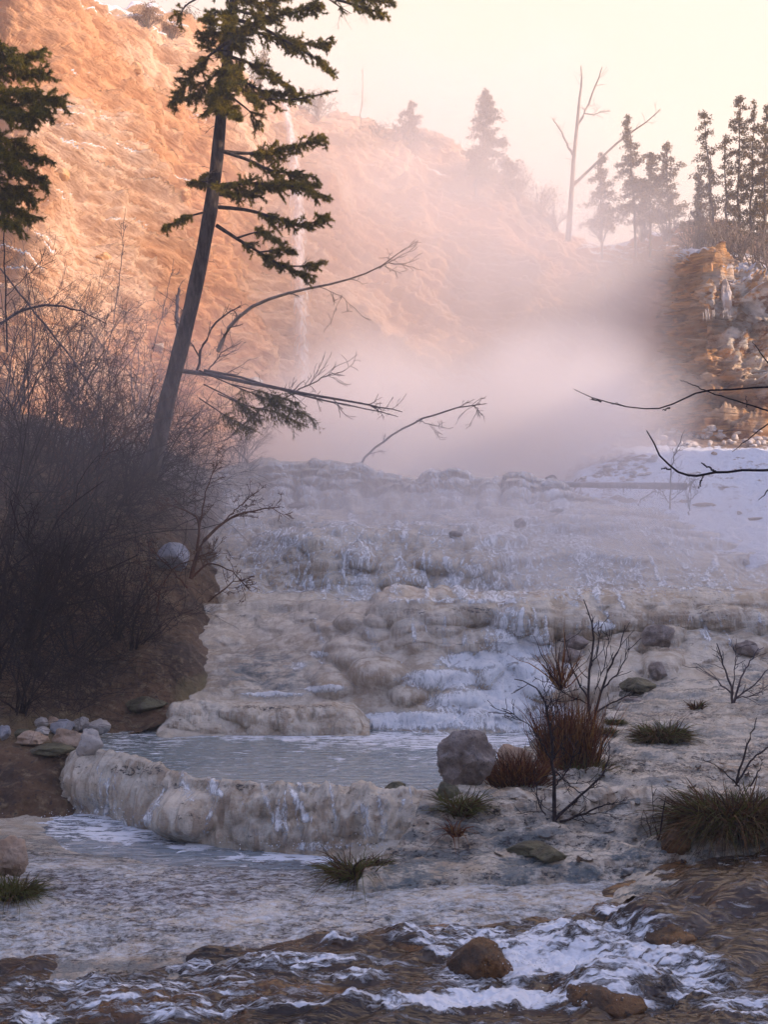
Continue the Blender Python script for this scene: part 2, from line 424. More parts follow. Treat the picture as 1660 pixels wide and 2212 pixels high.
# ------------------------------------------------------------------ travertine terraces
U = usamples(2.5)
def ext(r):   # rows for u below 440 sink under the left bank
    return r
A_rows = [
 [(0,2380,4.5),(1600,2380,4.5)],
 [(0,2112,6.0),(700,2052,6.15),(900,2016,6.35),(1700,2016,6.35)],
 [(0,1960,6.6),(700,1955,6.6),(1000,1950,6.6),(1700,1950,6.6)],
 [(0,1852,7.4),(400,1866,7.25),(700,1872,7.2),(1000,1868,7.2),(1700,1868,7.2)],
 [(0,1755,9.25),(160,1750,9.3),(320,1805,8.6),(420,1830,8.15),(560,1848,7.85),(700,1842,7.75),(870,1812,7.65),(1100,1812,7.65)],
 [(0,1745,9.9),(110,1720,9.8),(165,1628,9.6),(220,1628,9.4),(300,1645,9.0),(400,1680,8.4),(500,1694,8.15),(640,1704,8.0),(760,1704,7.95),(870,1710,7.85),(1100,1712,7.85)],
 ('off', .25, -.03), ('off', .7, -.22),
 [(0,1562,12.4),(400,1562,12.4),(760,1575,12.3),(1000,1592,11.8),(1200,1568,12.2),(1400,1490,12.2),(1700,1440,13)],
 [(300,1520,12.9),(450,1502,13),(560,1502,13),(700,1500,12.8),(850,1505,12.7),(1000,1545,12.3),(1200,1500,12.5),(1400,1425,13.2),(1700,1400,13.6)],
 [(300,1440,13.9),(450,1420,14),(600,1420,13.9),(750,1420,13.5),(900,1402,13.4),(1150,1400,13.5),(1400,1372,13.8),(1700,1360,13.9)],
 [(300,1360,15),(450,1335,15.4),(600,1328,15.2),(760,1326,14.1),(850,1316,13.7),(1060,1312,13.7),(1250,1309,13.75),(1700,1303,14.0)],
 [(300,1320,16.2),(450,1292,16.5),(600,1290,16.5),(760,1306,16),(850,1304,15.9),(1060,1304,15.8),(1250,1302,15.6),(1700,1300,15.6)],
 [(300,1290,17.4),(450,1252,17.5),(600,1270,17.3),(700,1286,16.9),(900,1296,16.7),(1100,1293,16.7),(1300,1291,16.5),(1700,1291,16.5)],
 [(300,1230,18.6),(450,1192,18.7),(550,1186,18.5),(650,1186,17.8),(800,1183,17.5),(1000,1186,17.5),(1080,1194,17.8),(1200,1202,18.2),(1400,1204,18.4),(1550,1228,18.5),(1700,1257,18.3)],
 [(300,1170,21),(450,1132,21),(650,1138,20.5),(1000,1138,20.5),(1200,1138,20.5),(1400,1150,20.5),(1550,1186,20),(1700,1230,19.2)],
 [(300,1120,23.6),(450,1082,23.6),(650,1086,23.6),(1000,1086,23.6),(1200,1092,23.6),(1400,1120,22.6),(1550,1168,21.3),(1700,1219,20)],
 [(300,1090,25),(440,1040,24.3),(500,1006,24.2),(600,996,24.2),(700,995,24.2),(770,1008,24.2),(830,1029,24.2),(1000,1032,24.2),(1170,1040,24.2),(1215,1062,24.3),(1300,1080,24.4),(1400,1108,23.4),(1550,1163,21.9),(1700,1216,20.5)],
 ('off', 1.4, -.02), ('off', 5, -.6), ('off', 20, -.3),
]
A_ns = [14, 60, 60, 24, 64, 12, 8, 20, 26, 40, 54, 10, 8, 54, 30, 30, 44, 8, 6, 6]
WA, parA, KA = loft(U, A_rows, A_ns, 0.55)
_p = parA[:, None] + 0*WA[..., 0]
_w = (1 - .85*np.exp(-((_p-13.0)/.8)**2)) * sstep(_p, 8.4, 9.2) * (1 - sstep(_p, 16.6, 17.0)) * (1 - .97*(1 - sstep(_p, 11.0, 11.4)))
_st = .17 + .05*sstep(_p, 13, 15)
_zz = WA[..., 2]/_st + 1.3*fbm(WA*np.array([.55, .8, 0]), .8, 4, .45, 77); _ft = _zz - np.floor(_zz)
_dz = (sstep(_ft, .0, .38) - _ft) * _st * .85 * _w
WA[..., 2] += _dz; WA[..., 1] -= .10*np.exp(-((_ft-.33)/.14)**2)*_w
uu, vv = proj(WA)
NA = normals(WA); NA[NA[..., 2] < -0.2] *= -1
par = parA[:, None] + 0 * uu
# pillows: (u, v, half width, half height) picture units, pushed out horizontally from the wall
pill = [(405,1765,66,60,2.2),(695,1212,36,30,1.0),(772,1212,42,32,1.0),(745,1240,26,26,.8),(735,1268,52,24,1.1),(870,1255,55,34,1.0),(800,1262,40,24,.9),(945,1210,60,34,.9),(1040,1225,60,40,.8),(640,1205,24,26,.8),
 (860,1330,40,26,.8),(905,1330,35,30,.8),(960,1345,60,34,1.0),(1040,1330,36,28,.9),(1110,1345,50,40,.9),(890,1365,46,30,1),(960,1372,62,26,1.1),(905,1395,52,28,1.1),(760,1405,66,26,1.2),(800,1430,60,24,1.1),(820,1462,72,34,1.3),
 (760,1350,40,26,.9),(980,1400,60,26,.9),(1060,1390,50,34,.9),(1000,1330,40,30,.8),(1160,1345,60,44,.6),(1250,1350,70,46,.6),(1350,1345,60,40,.6),(1450,1345,70,40,.7),(1560,1340,70,36,.7),(1640,1345,60,36,.7),
 (1430,1385,56,36,1.2),(1240,1400,46,26,1.),(1310,1420,55,32,.9),(1225,1440,50,30,.9),(1340,1385,46,26,.9),(1430,1440,50,34,1.0),(1500,1410,60,26,.9),(1560,1395,60,24,.9),(1620,1400,50,24,.9),(1180,1500,50,28,.9),(1270,1490,60,30,.9),(1120,1440,40,24,.7),(1330,1470,50,26,.9),
 (880,1500,50,26,.8),(950,1460,50,26,.7),(1010,1470,60,26,.7),(1000,1520,60,24,.7),(1090,1540,60,22,.7),(1150,1460,40,26,.8),
 (410,1760,72,62,1.35),(600,1745,74,36,.9),(570,1800,80,36,1.2),(660,1800,60,40,.8),(740,1765,60,50,.5),(810,1770,60,52,.55),(300,1740,52,62,.7),(345,1715,40,60,.5),(235,1690,45,56,.8),(180,1690,36,60,.8),(500,1750,50,50,.5),(880,1760,40,44,.6),(480,1810,50,30,.6)]
def scatter_pill(n, u0, u1, v0, v1, w, h, s, seed):
    r = np.random.default_rng(seed)
    for _ in range(n):
        a = r.uniform(.6, 1.4)
        pill.append((r.uniform(u0, u1), r.uniform(v0, v1), w*a*r.uniform(.75, 1.3), h*a*r.uniform(.75, 1.3), s*r.uniform(.6, 1.2)))
scatter_pill(46, 780, 1700, 1318, 1410, 30, 20, .8, 1)
scatter_pill(30, 700, 1100, 1330, 1500, 34, 20, .9, 2)
scatter_pill(26, 1150, 1700, 1380, 1480, 34, 18, .8, 3)
scatter_pill(34, 480, 1210, 1010, 1085, 26, 30, .45, 4)
scatter_pill(90, 460, 1500, 1085, 1182, 46, 9, .7, 5)
scatter_pill(16, 1100, 1650, 1200, 1285, 70, 20, .2, 6)
scatter_pill(120, 440, 780, 1190, 1500, 46, 13, .55, 7)
scatter_pill(24, 600, 1100, 1188, 1290, 30, 20, .7, 8)
scatter_pill(22, 180, 900, 1650, 1830, 26, 34, .45, 9)
scatter_pill(40, 850, 1300, 1400, 1580, 30, 14, .8, 10)
D = np.zeros_like(uu)
dist = WA[..., 1]
wrp_u = uu + 14 * noise(WA, 1.6, 3.1) + 5 * noise(WA, 5, 8.1); wrp_v = vv + 9 * noise(WA, 1.6, 40.1) + 4 * noise(WA, 5, 90.)
for (pu, pv, hw, hh, st) in pill:
    c0 = np.searchsorted(U, pu - hw - 30); c1 = np.searchsorted(U, pu + hw + 30)
    su = (wrp_u[:, c0:c1] - pu) / hw; sv = (wrp_v[:, c0:c1] - pv) / hh
    r2 = su**2 + np.where(sv > 0, sv**2 * 1.15, sv**2)
    amp = st * hh / FOC * dist[:, c0:c1] * (.9 if 1180 < pv < 1300 else 1.55 if pv < 1640 else .55) * (.7 if 1090 < pv < 1180 else 1)
    q = amp * np.sqrt(np.clip(1 - r2, 0, 1))
    D[:, c0:c1] = np.maximum(D[:, c0:c1], q)
# only on walls and ledges (not the pool floor / near bed)
wallmask = sstep(par, 3.8, 4.3) * (1 - sstep(par, 5.0, 5.7)) + sstep(par, 7.9, 8.6) * (1 - sstep(par, 16.9, 17.3))
D *= wallmask
Hdir = NA * .55 + np.array([0, -1, 0]) * .65; Hdir /= np.linalg.norm(Hdir, axis=-1, keepdims=True)
WA2 = WA + Hdir * D[..., None]
# fluted curtains on the front fall and the walls, ledge noise everywhere
ks = np.clip(dist / 14, .5, 1.6)[..., None]
fl = (.5 - np.abs(noise(WA * np.array([1, 1, .14]), 6.0))) * .07 + (.5 - np.abs(noise(WA * np.array([1, 1, .16]), 19, 5.))) * .03
WA2 += NA * (fl * np.clip(wallmask, 0, 1) * (.25 + .75*sstep(par, 5.6, 5.0)) )[..., None]
q = WA * np.array([.7, 1.2, 3.0])
lm = 1 - .75 * (sstep(par, 0, .5) * (1 - sstep(par, 3.6, 4)))
WA2 += NA * ((fbm(q, 1.1, 4, .5) * .055 + fbm(WA, 6, 3, .6, 50) * .012) * lm * np.clip(dist/14, .4, 1.5))[..., None]
# undulating near bed and pool rims
WA2[..., 2] += (1 - sstep(par, 3.0, 3.8)) * (fbm(WA * np.array([1, 1.6, 0]), 1.2, 4, .5, 9) * .035 + fbm(WA * np.array([1, 2, 0]), 6, 4, .6, 19) * .02)
WA2[..., 2] -= .045 * np.exp(-((par - 3.4)/.55)**2)
# masks ------------------------------------------------ R foam, G dark specks, B blue-grey
def blob(u_, v_, L):
    m = np.zeros_like(u_)
    for (a, b, ra, rb, s_) in L:
        r2 = ((u_ - a) / ra) ** 2 + ((v_ - b) / rb) ** 2
        m = np.maximum(m, s_ * np.clip(1.25 - r2, 0, 1))
    return m
def streaks(u_, v_, L, wob):
    m = np.zeros_like(u_)
    for (a0, b0, a1, b1, w, s_) in L:
        t = np.clip((v_ - b0) / (b1 - b0), 0, 1); uc = a0 + (a1 - a0) * t + wob
        w2 = w * (.6 + .9 * t)
        m = np.maximum(m, s_ * np.exp(-((u_ - uc) / w2) ** 2) * sstep(v_, b0 - 6, b0 + 4) * (1 - sstep(v_, b1 - 4, b1 + 10)))
    return m
ux, vx = proj(WA2)
foamA = blob(ux, vx, [(1130,1400,75,30,1),(1040,1430,110,26,.9),(960,1470,110,26,.85),(1120,1470,110,55,.9),(1050,1520,150,34,.95),(900,1560,190,24,.9),(1130,1560,110,30,.95),(720,1575,90,10,.9),(1300,1355,35,14,.8),
  (640,1440,40,10,.5),(700,1490,60,10,.8),(590,1503,90,5,.9),(1190,1540,60,30,.8),(690,1415,26,9,.7)])
foamA = np.maximum(foamA, streaks(ux, vx, [(1130,1312,1120,1400,10,.9),(1060,1312,1050,1400,8,.5),(1155,1312,1160,1390,7,.6),(740,1186,745,1250,3,.9),(722,1262,740,1290,16,.6),(915,1190,925,1290,3.5,.9),(960,1205,1000,1295,16,.75),(1000,1215,1080,1300,26,.6),
  (1180,1040,1215,1100,22,.9),(1195,1090,1250,1120,30,.6),(640,1030,690,1090,26,.6),(720,1010,735,1090,20,.5),(590,1010,600,1080,18,.4),(960,1045,965,1085,18,.55),(1070,1040,1060,1085,14,.5),(880,1050,890,1085,14,.4),
  (1100,1140,1040,1185,24,.75),(1000,1150,960,1180,24,.55),(1240,1110,1400,1290,70,.38),(1120,1180,1220,1300,60,.42),(1060,1200,1120,1300,40,.5),(680,1330,700,1440,10,.4),(215,1650,215,1740,8,.4),(365,1700,300,1790,14,.55),(470,1720,440,1800,8,.4),(870,1725,880,1800,12,.4),(255,1665,245,1760,7,.4)],
  7 * noise(WA, 3, 2.)))
foamA = np.maximum(foamA, .30 * sstep(par, 12.9, 13.05) * (1 - sstep(par, 13.05, 13.5)) * sstep(ux, 850, 1000))
darkA = blob(ux, vx, [(330,1930,330,40,1.3),(560,1890,300,35,1.15),(150,1900,200,30,1.1),(420,2010,300,50,.45),(700,1960,200,60,.5),(150,1990,200,60,.5),(500,1700,260,14,.7),(300,1665,100,16,.8),(410,1750,60,45,.6),(590,1760,80,26,.55),(590,1810,90,18,.6),(650,1340,120,40,.3),
   (560,1360,60,20,.5),(500,1440,120,50,.35),(860,1480,60,30,.5),(900,1320,60,8,.7),(1030,1318,70,10,.8),(1200,1312,200,6,.55),(780,1465,50,30,.4),(900,1400,80,20,.4),(960,1325,80,12,.4),(740,1240,40,24,.6),(620,1320,60,24,.5)])
darkA = np.maximum(darkA, (.68 + .5*fbm(WA*np.array([.6, 1.4, 1]), 1.2, 4, .6, 55)) * (1 - sstep(par, 3.2, 4)))
darkA = np.maximum(darkA, .36 + .4*fbm(WA, .9, 3, .5, 56))
foamA = np.maximum(foamA, 0)
bedfoam = .67 * (1 - sstep(par, 3.0, 3.6)) * sstep(par, .9, 1.3)
blueA = blob(ux, vx, [(570,1450,120,60,.9),(430,2000,600,90,.55),(700,1950,260,90,.7),(900,1340,240,40,.3),(1500,1360,200,40,.3),(620,1790,200,40,.35)])
blueA = np.maximum(blueA, .75 * (1 - sstep(par, 3.2, 4)))
blueA = np.maximum(blueA, (.12 + .3*fbm(WA, .7, 3, .5, 59))*(1 - .8*sstep(par, 8, 9)))
Wt = WA2.copy()
rs_ = np.random.default_rng(44)
foamA = np.maximum(foamA, blob(ux, vx, [(1060,1250,110,46,.62),(1280,1240,170,60,.52),(1150,1110,90,44,.55),(1240,1140,100,60,.5),(690,1060,90,36,.55),(620,1030,70,30,.45),(980,1165,170,20,.5),(1450,1270,240,26,.5),(1100,1350,70,50,.6),(760,1290,160,10,.5),(1000,1300,240,6,.8),
  (850,1590,260,14,.85),(1000,1560,200,24,.9),(960,1060,60,26,.5),(720,1130,120,14,.45),(250,1790,90,26,.6),(190,1740,50,30,.5),(700,1830,160,14,.6)]) * (.75 + .5*fbm(WA*np.array([2, .5, .5]), 2.0, 3, .5, 88)))
foamA = np.maximum(foamA, .52*sstep(par, 11.5, 12.2)*(1 - sstep(par, 16.8, 17.2))*(.8 + .7*fbm(WA*np.array([1.4, .4, .4]), 1.2, 3, .5, 66)))
foamA *= 1.08
L_ = []
for (n_, u0, u1, v0, v1, ln) in [(40,480,1210,1000,1060,34),(60,640,1300,1100,1180,22),(40,650,1300,1186,1250,50),(30,780,1660,1312,1360,60),(30,1100,1600,1180,1260,60),(24,180,900,1640,1740,80)]:
    for _ in range(n_):
        a_ = rs_.uniform(u0, u1); b_ = rs_.uniform(v0, v1); l_ = ln*rs_.uniform(.5, 1.5); L_.append((a_, b_, a_+rs_.uniform(-.3, .5)*l_, b_+l_, rs_.uniform(4, 15), rs_.uniform(.3, .72)))
foamA = np.maximum(foamA, streaks(ux, vx, L_, 6 * noise(WA, 3, 2.)))
maskA = np.stack([np.maximum(foamA * .8, bedfoam).ravel(), darkA.ravel(), blueA.ravel()], -1)
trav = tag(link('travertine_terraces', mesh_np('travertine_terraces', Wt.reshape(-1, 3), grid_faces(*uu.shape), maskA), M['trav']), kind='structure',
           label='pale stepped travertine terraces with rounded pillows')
# white water running over the pillows
ff = np.clip(foamA, 0, 1)
fr = fbm(WA * np.array([1, 1, .6]), 4, 3, .5, 20)
spk = np.abs(fbm(WA, 16, 3, .7, 70))
Wf = WA2 + NA * (ff * (.03 + .05 * fr + .03 * spk) * np.clip(dist/13, .5, 1.4))[..., None]
gf = grid_faces(*uu.shape)
keep = (foamA.ravel()[gf].max(axis=1) > .12)
gfk = gf[keep]; used, inv = np.unique(gfk.ravel(), return_inverse=True)
tag(link('cascade_water', mesh_np('cascade_water', Wf.reshape(-1, 3)[used], inv.reshape(-1, 4), np.stack([foamA.ravel()[used]]*3, -1)), M['froth']),
    kind='structure', label='white water cascading over the travertine pillows')

# small terrace between the two pools
U2 = np.arange(335, 800, 2.2)
T_rows = [
 [(335,1612,11.2),(500,1618,11.2),(650,1616,11.2),(800,1618,11.2)],
 [(335,1592,11.7),(362,1575,11.8),(450,1586,11.72),(560,1592,11.68),(650,1592,11.68),(800,1586,11.7)],
 [(335,1588,11.9),(360,1556,12.0),(378,1522,12.05),(420,1515,12.0),(480,1523,11.95),(560,1526,11.9),(640,1529,11.9),(700,1521,11.95),(760,1524,12.0),(800,1560,12.0)],
 ('off', .3, .0), ('off', .35, -.12), ('off', 1.4, -.1)]
WT, pT, _ = loft(U2, T_rows, [12, 50, 12, 10, 16], .55)
NTt = normals(WT); ut, vt = proj(WT)
DT = np.zeros_like(ut)
pt = np.random.default_rng(12)
for i in range(34):
    pu, pv, hw, hh = pt.uniform(350, 790), pt.uniform(1526, 1585), pt.uniform(18, 42), pt.uniform(14, 34)
    r2 = ((ut - pu) / hw) ** 2 + ((vt - pv) / hh) ** 2
    DT = np.maximum(DT, hh / FOC * 11 * .7 * np.sqrt(np.clip(1 - r2, 0, 1)))
wm = sstep(pT[:, None] + 0*ut, .8, 1.3) * (1 - sstep(pT[:, None] + 0*ut, 1.8, 2.2))
WT = WT + (NTt * .5 + np.array([0, -.6, 0])) * (DT * wm)[..., None] + NTt * (fbm(WT * np.array([1, 1, .5]), 5, 4, .6) * .05)[..., None]
mT = np.stack([blob(ut, vt, [(740,1570,60,20,.3)]).ravel(), blob(ut, vt, [(420,1560,60,30,.5),(600,1530,160,8,.8),(480,1580,60,16,.5)]).ravel(), 0*ut.ravel()+.1], -1)
tag(link('travertine_rim', mesh_np('travertine_rim', WT.reshape(-1, 3), grid_faces(*ut.shape), mT), M['trav']), kind='structure', label='low rounded travertine rim holding the small upper pool')

# shelf of travertine on the right foreground
def shelf():
    S = np.concatenate([np.arange(0, 1, 1/430.), 1 + (np.arange(1, 26)/25)**2 * 1.6])
    rows = [
     [(700,2060,6.0),(1000,2045,6.1),(1200,2020,6.2),(1400,1935,6.5),(1820,1880,6.7)],
     [(730,2000,6.7),(1000,1985,6.75),(1200,1960,6.8),(1400,1880,7.0),(1820,1830,7.1)],
     [(755,1905,6.85),(1000,1888,6.9),(1200,1872,6.95),(1400,1836,7.1),(1820,1800,7.3)],
     [(800,1862,7.25),(1000,1856,7.25),(1250,1842,7.3),(1450,1804,7.5),(1820,1770,7.7)],
     [(862,1800,7.45),(1000,1790,7.5),(1200,1775,7.6),(1450,1735,7.9),(1820,1710,8.2)],
     [(900,1735,7.65),(1060,1722,7.8),(1250,1700,8.2),(1450,1670,8.7),(1820,1650,9.1)],
     [(960,1712,7.85),(1110,1665,8.9),(1250,1625,9.4),(1450,1590,9.9),(1820,1570,10.4)],
     [(1060,1650,9.1),(1190,1590,10.4),(1300,1560,10.8),(1450,1530,11.2),(1820,1510,11.6)],
     [(1180,1592,10.4),(1300,1556,11.1),(1380,1505,12.0),(1500,1475,12.3),(1820,1455,12.7)],
     [(1290,1560,11.0),(1345,1500,12.2),(1400,1460,12.8),(1520,1430,13.2),(1820,1415,13.6)],
     [(1335,1500,12.3),(1390,1440,13.2),(1460,1410,13.9),(1560,1395,14.2),(1820,1380,14.6)]]
    K = []
    for r in rows:
        a = np.array(r, float); u0 = a[0, 0]; u1 = 1820
        us = np.where(S < 1, u0 + (u1-u0)*S, u1 + (S-1)*1500)
        K.append(Pn(us, smooth_interp(us, a[:, 0], a[:, 1]), smooth_interp(us, a[:, 0], a[:, 2])))
    K = np.array(K); ns = [20, 46, 26, 34, 34, 40, 34, 34, 34, 30]
    out = []; pr = []
    for i in range(len(K)-1):
        p0 = K[max(i-1, 0)]; p1 = K[i]; p2 = K[i+1]; p3 = K[min(i+2, len(K)-1)]
        m1 = (p2-p0)/2*.5 + (p2-p1)*.5; m2 = (p3-p1)/2*.5 + (p2-p1)*.5
        for j in range(ns[i] + (i == len(K)-2)):
            t = j/ns[i]
            out.append((2*t**3-3*t**2+1)*p1 + (t**3-2*t**2+t)*m1 + (-2*t**3+3*t**2)*p2 + (t**3-t**2)*m2); pr.append(i+t)
    W = np.array(out); pr = np.array(pr)[:, None] + 0*W[..., 0]
    # stepped ledges: quantise the height softly
    z = W[..., 2]; zz = z / .085 + 1.5*fbm(W * np.array([1, 1.3, 0]), 1.1, 4, .5, 3)
    fz = np.floor(zz); ft = zz - fz
    W[..., 2] += ((sstep(ft, .0, .3) - ft) * .085) * sstep(pr, 1.9, 2.4) * .8
    W[..., 2] += fbm(W * np.array([1, 2.0, 0]), 3.2, 5, .6, 30) * .055 + fbm(W * np.array([1, 1.6, 0]), 16, 3, .6, 31) * .012
    W[..., 2] -= sstep(pr, 9.2, 10) * .0
    W[:, 0, 2] -= .45; W[:, 1:9, 2] -= (.22 * (1 - np.arange(1, 9)/9.)**1.6)[None]
    W[:, 0, 0] -= .05
    f = sstep(pr, .6, 1) * (1 - sstep(pr, 1.7, 2.1)); Nn = normals(W)
    W += Nn * (f * fbm(W * np.array([1, 1, .4]), 4, 4, .6, 77) * .09)[..., None]
    a, b = proj(W)
    dk = blob(a, b, [(1120,1820,60,26,.8),(1000,1850,60,20,.7),(1300,1850,160,24,.6),(1100,1940,300,50,.55),(1500,1720,200,60,.5),(1540,1620,160,40,.6),(1450,1560,200,30,.45),(1350,1500,60,30,.7),(1250,1700,120,40,.4),(1500,1480,200,40,.45),(900,1900,120,40,.45)])
    fo = blob(a, b, [(860,1830,30,16,.3)])
    bl = blob(a, b, [(1100,1930,400,60,.9),(1500,1650,400,120,.4),(1000,1830,200,60,.5)])
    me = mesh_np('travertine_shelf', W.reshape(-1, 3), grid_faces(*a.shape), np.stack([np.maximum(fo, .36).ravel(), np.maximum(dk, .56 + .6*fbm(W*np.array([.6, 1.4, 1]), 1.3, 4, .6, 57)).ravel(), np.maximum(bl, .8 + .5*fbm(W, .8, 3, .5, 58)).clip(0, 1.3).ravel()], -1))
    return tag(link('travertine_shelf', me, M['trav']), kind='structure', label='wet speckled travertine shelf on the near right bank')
shelf()

# ------------------------------------------------------------------ left bank
UB = np.concatenate([np.linspace(-2600, -180, 30), np.arange(-170, 600, 3)])
B_rows = [
 [(0,1775,9.0),(150,1765,9.1),(190,1700,10),(240,1600,11.5),(440,1545,12.3),(600,1560,12.6)],
 [(0,1700,9.3),(120,1680,9.5),(180,1630,10.3),(230,1572,12),(440,1512,12.7),(520,1530,13.4),(600,1560,14)],
 [(0,1590,10.8),(120,1585,11),(200,1540,12.4),(400,1490,12.9),(450,1490,13.2),(500,1500,14),(600,1540,15)],
 [(0,1450,12.2),(200,1440,13.1),(400,1420,13.3),(440,1430,13.9),(490,1440,15),(600,1470,16)],
 [(0,1330,13.0),(200,1330,14),(400,1340,14.6),(450,1330,15.5),(490,1350,16.3),(600,1400,17)],
 [(0,1180,14.6),(200,1180,16),(400,1170,17.5),(470,1200,18.5),(520,1260,19),(600,1300,20)],
 [(0,1050,17),(300,1040,20),(440,1075,22),(500,1110,22.5),(600,1180,22)],
 [(0,950,22),(300,970,24),(440,1020,25.5),(500,1050,26),(600,1100,26)],
 [(0,900,28),(300,960,30),(500,1040,32),(600,1060,33)]]
WB, pB, _ = loft(UB, B_rows, [20, 44, 40, 34, 40, 36, 24, 14], .6)
NB = normals(WB); ub, vb = proj(WB)
WB = WB + NB * (fbm(WB, .8, 5, .55, 4) * .28 + fbm(WB, 6, 4, .6, 14) * .05)[..., None]
mB = np.stack([blob(ub, vb, [(10,830,70,60,.6),(0,700,60,50,.5),(100,900,80,50,.4)]).ravel(), 0*ub.ravel(), blob(ub, vb, [(430,1490,60,30,.8),(90,1580,160,50,.5)]).ravel()], -1)
tag(link('bank_ground', mesh_np('bank_ground', WB.reshape(-1, 3), grid_faces(*ub.shape), mB), M['bank']), kind='structure', label='dark orange earth bank on the left')

# ------------------------------------------------------------------ snow field on the right
UCc = np.concatenate([np.arange(1180, 1800, 3), 1800 + (np.arange(1, 40)/39)**2*2600])
C_rows = [
 [(1180,1330,20),(1700,1330,17),(2600,1330,17)],
 [(1180,1150,22),(1400,1160,21.2),(1520,1185,20),(1660,1225,19),(2600,1240,19)],
 [(1180,1078,26),(1400,1085,25),(1660,1105,24),(2600,1120,24)],
 [(1180,1030,32),(1400,1020,30),(1660,1010,30),(2600,1010,30)],
 [(1180,1000,38),(1400,968,36),(1660,962,36),(2600,960,36)],
 [(1180,980,46),(1400,930,42),(1660,925,42),(2600,900,42)]]
WC, pC, _ = loft(UCc, C_rows, [10, 34, 40, 34, 20], .7)
uc, vc = proj(WC)
WC[..., 2] += fbm(WC * np.array([1, 1, 0]), .5, 5, .55, 7) * .22 + fbm(WC * np.array([1, 1.6, 0]), 1.6, 5, .6, 8) * .20
WC[..., 2] -= 1.2*sstep(UCc, 1262, 1185)[None]
mC = np.stack([0*uc.ravel(), blob(uc, vc, [(1480,945,260,26,.8),(1300,1000,120,40,.25),(1250,1060,160,30,.25),(1330,1080,70,14,.4)]).ravel(), 0*uc.ravel()], -1)
tag(link('snow_ground', mesh_np('snow_ground', WC.reshape(-1, 3), grid_faces(*uc.shape), mC), M['snow']), kind='structure', label='snow covered slope below the right cliff')

# ------------------------------------------------------------------ main cliff (hillside)
UD = usamples(3.0, lo=-2200, hi=3000)
D_rows = [
 [(-400,1150,26),(0,1120,27),(300,1090,31),(500,1100,38),(700,1130,43),(1000,1110,48),(1300,1060,50),(1500,1000,48),(1700,1000,46)],
 [(-400,850,28),(0,850,29),(300,880,33),(500,900,40),(700,950,45),(1000,960,50),(1300,940,52),(1500,930,49),(1700,930,47)],
 [(-400,500,31),(0,500,32),(300,560,37),(500,600,44),(700,640,50),(1000,700,55),(1300,760,57),(1500,760,52),(1700,760,50)],
 [(-400,150,35),(0,150,36),(300,250,42),(500,330,48),(700,400,54),(1000,500,59),(1300,620,61),(1500,620,55),(1700,620,52)],
 [(-400,-150,40),(0,-130,41),(150,-60,44),(240,5,46),(330,50,48),(420,115,51),(520,175,54),(610,210,56),(680,245,58),(760,275,60),(860,305,62),(920,340,62),(1020,390,63),(1100,415,64),(1180,460,65),(1235,505,65),(1300,518,65),(1400,505,62),(1500,500,58),(1700,500,56)],
 ('off', 1.2, .25), ('off', 9, 1.2), ('off', 60, -6)]
WD, pD, _ = loft(UD, D_rows, [60, 150, 170, 150, 14, 12, 8], .5)
ND = normals(WD); ND[ND[..., 2] < 0] *= 1
ud, vd = proj(WD)
tl = WD.copy(); tl[..., 2] = WD[..., 2] + .34 * WD[..., 0] + .05*WD[..., 1]
e = sstep(pD[:, None] + 0*ud, 5.2, 3.8)
_z = (tl[..., 2] + .4*fbm(tl, .16, 3, .5, 91)) / .95; _f = _z - np.floor(_z)
step1 = (_f**1.6 - .4) * (.35 + .9*np.clip(fbm(tl*np.array([1, 1, .5]), .35, 3, .6, 92)+.3, 0, 1))
_z = (tl[..., 2] + .16*fbm(tl, .4, 3, .5, 93)) / .34; _f = _z - np.floor(_z)
step2 = (_f**1.5 - .4) * (.2 + 1.0*np.clip(fbm(tl*np.array([1, 1, .5]), 1.1, 3, .6, 94)+.2, 0, 1))
l1 = fbm(tl * np.array([.22, .22, 1.3]), 1.0, 5, .55, 2)
l2 = fbm(tl * np.array([.5, .5, 3.2]), 1.3, 4, .6, 22)
big = fbm(WD, .11, 3, .5, 60)
step1 = step1 * 1.0; blk = 1 - np.abs(fbm(tl * np.array([.6, .6, 1.1]), .9, 4, .6, 31)) * 2
disp = big * 2.6 + step1 * 1.4 + step2 * .62 + l1 * .5 + l2 * .2 + np.clip(blk, 0, 1) * .35 + fbm(tl*np.array([1, 1, 2.2]), 3.0, 3, .6, 41) * .16
gul = -np.abs(noise(WD * np.array([1, 1, .12]), .22, 5.5)) * 1.2
WD = WD + ND * ((disp + gul) * (e * .85 + .15))[..., None]
ud, vd = proj(WD)
snD = blob(ud, vd, [(50,540,80,50,1.1),(150,250,120,30,.55),(280,480,90,20,.5),(90,420,90,20,.6),(450,250,60,20,.45),(200,150,80,20,.45),(300,8,140,30,1.0),(370,60,60,26,.6),(190,312,90,14,.75),(250,325,60,12,.7),(400,385,70,12,.6),(330,385,40,8,.5),(130,300,60,10,.5),(980,820,110,40,.9),(1050,850,120,50,.9),(1350,540,120,40,.9),(1420,500,80,30,.9),(960,370,60,10,.8),(1300,535,60,20,.9),(210,450,40,20,.4)])
vegD = blob(ud, vd, [(1200,460,140,50,.7),(1060,400,160,50,.8),(860,300,200,26,.6),(1420,560,120,60,.6),(350,20,120,30,.5)])
mD = np.stack([snD.ravel(), vegD.ravel(), 0*snD.ravel()], -1)
tag(link('hillside_cliff', mesh_np('hillside_cliff', WD.reshape(-1, 3), grid_faces(*ud.shape), mD), M['cliff']), kind='structure', label='tall sunlit orange layered travertine cliff')

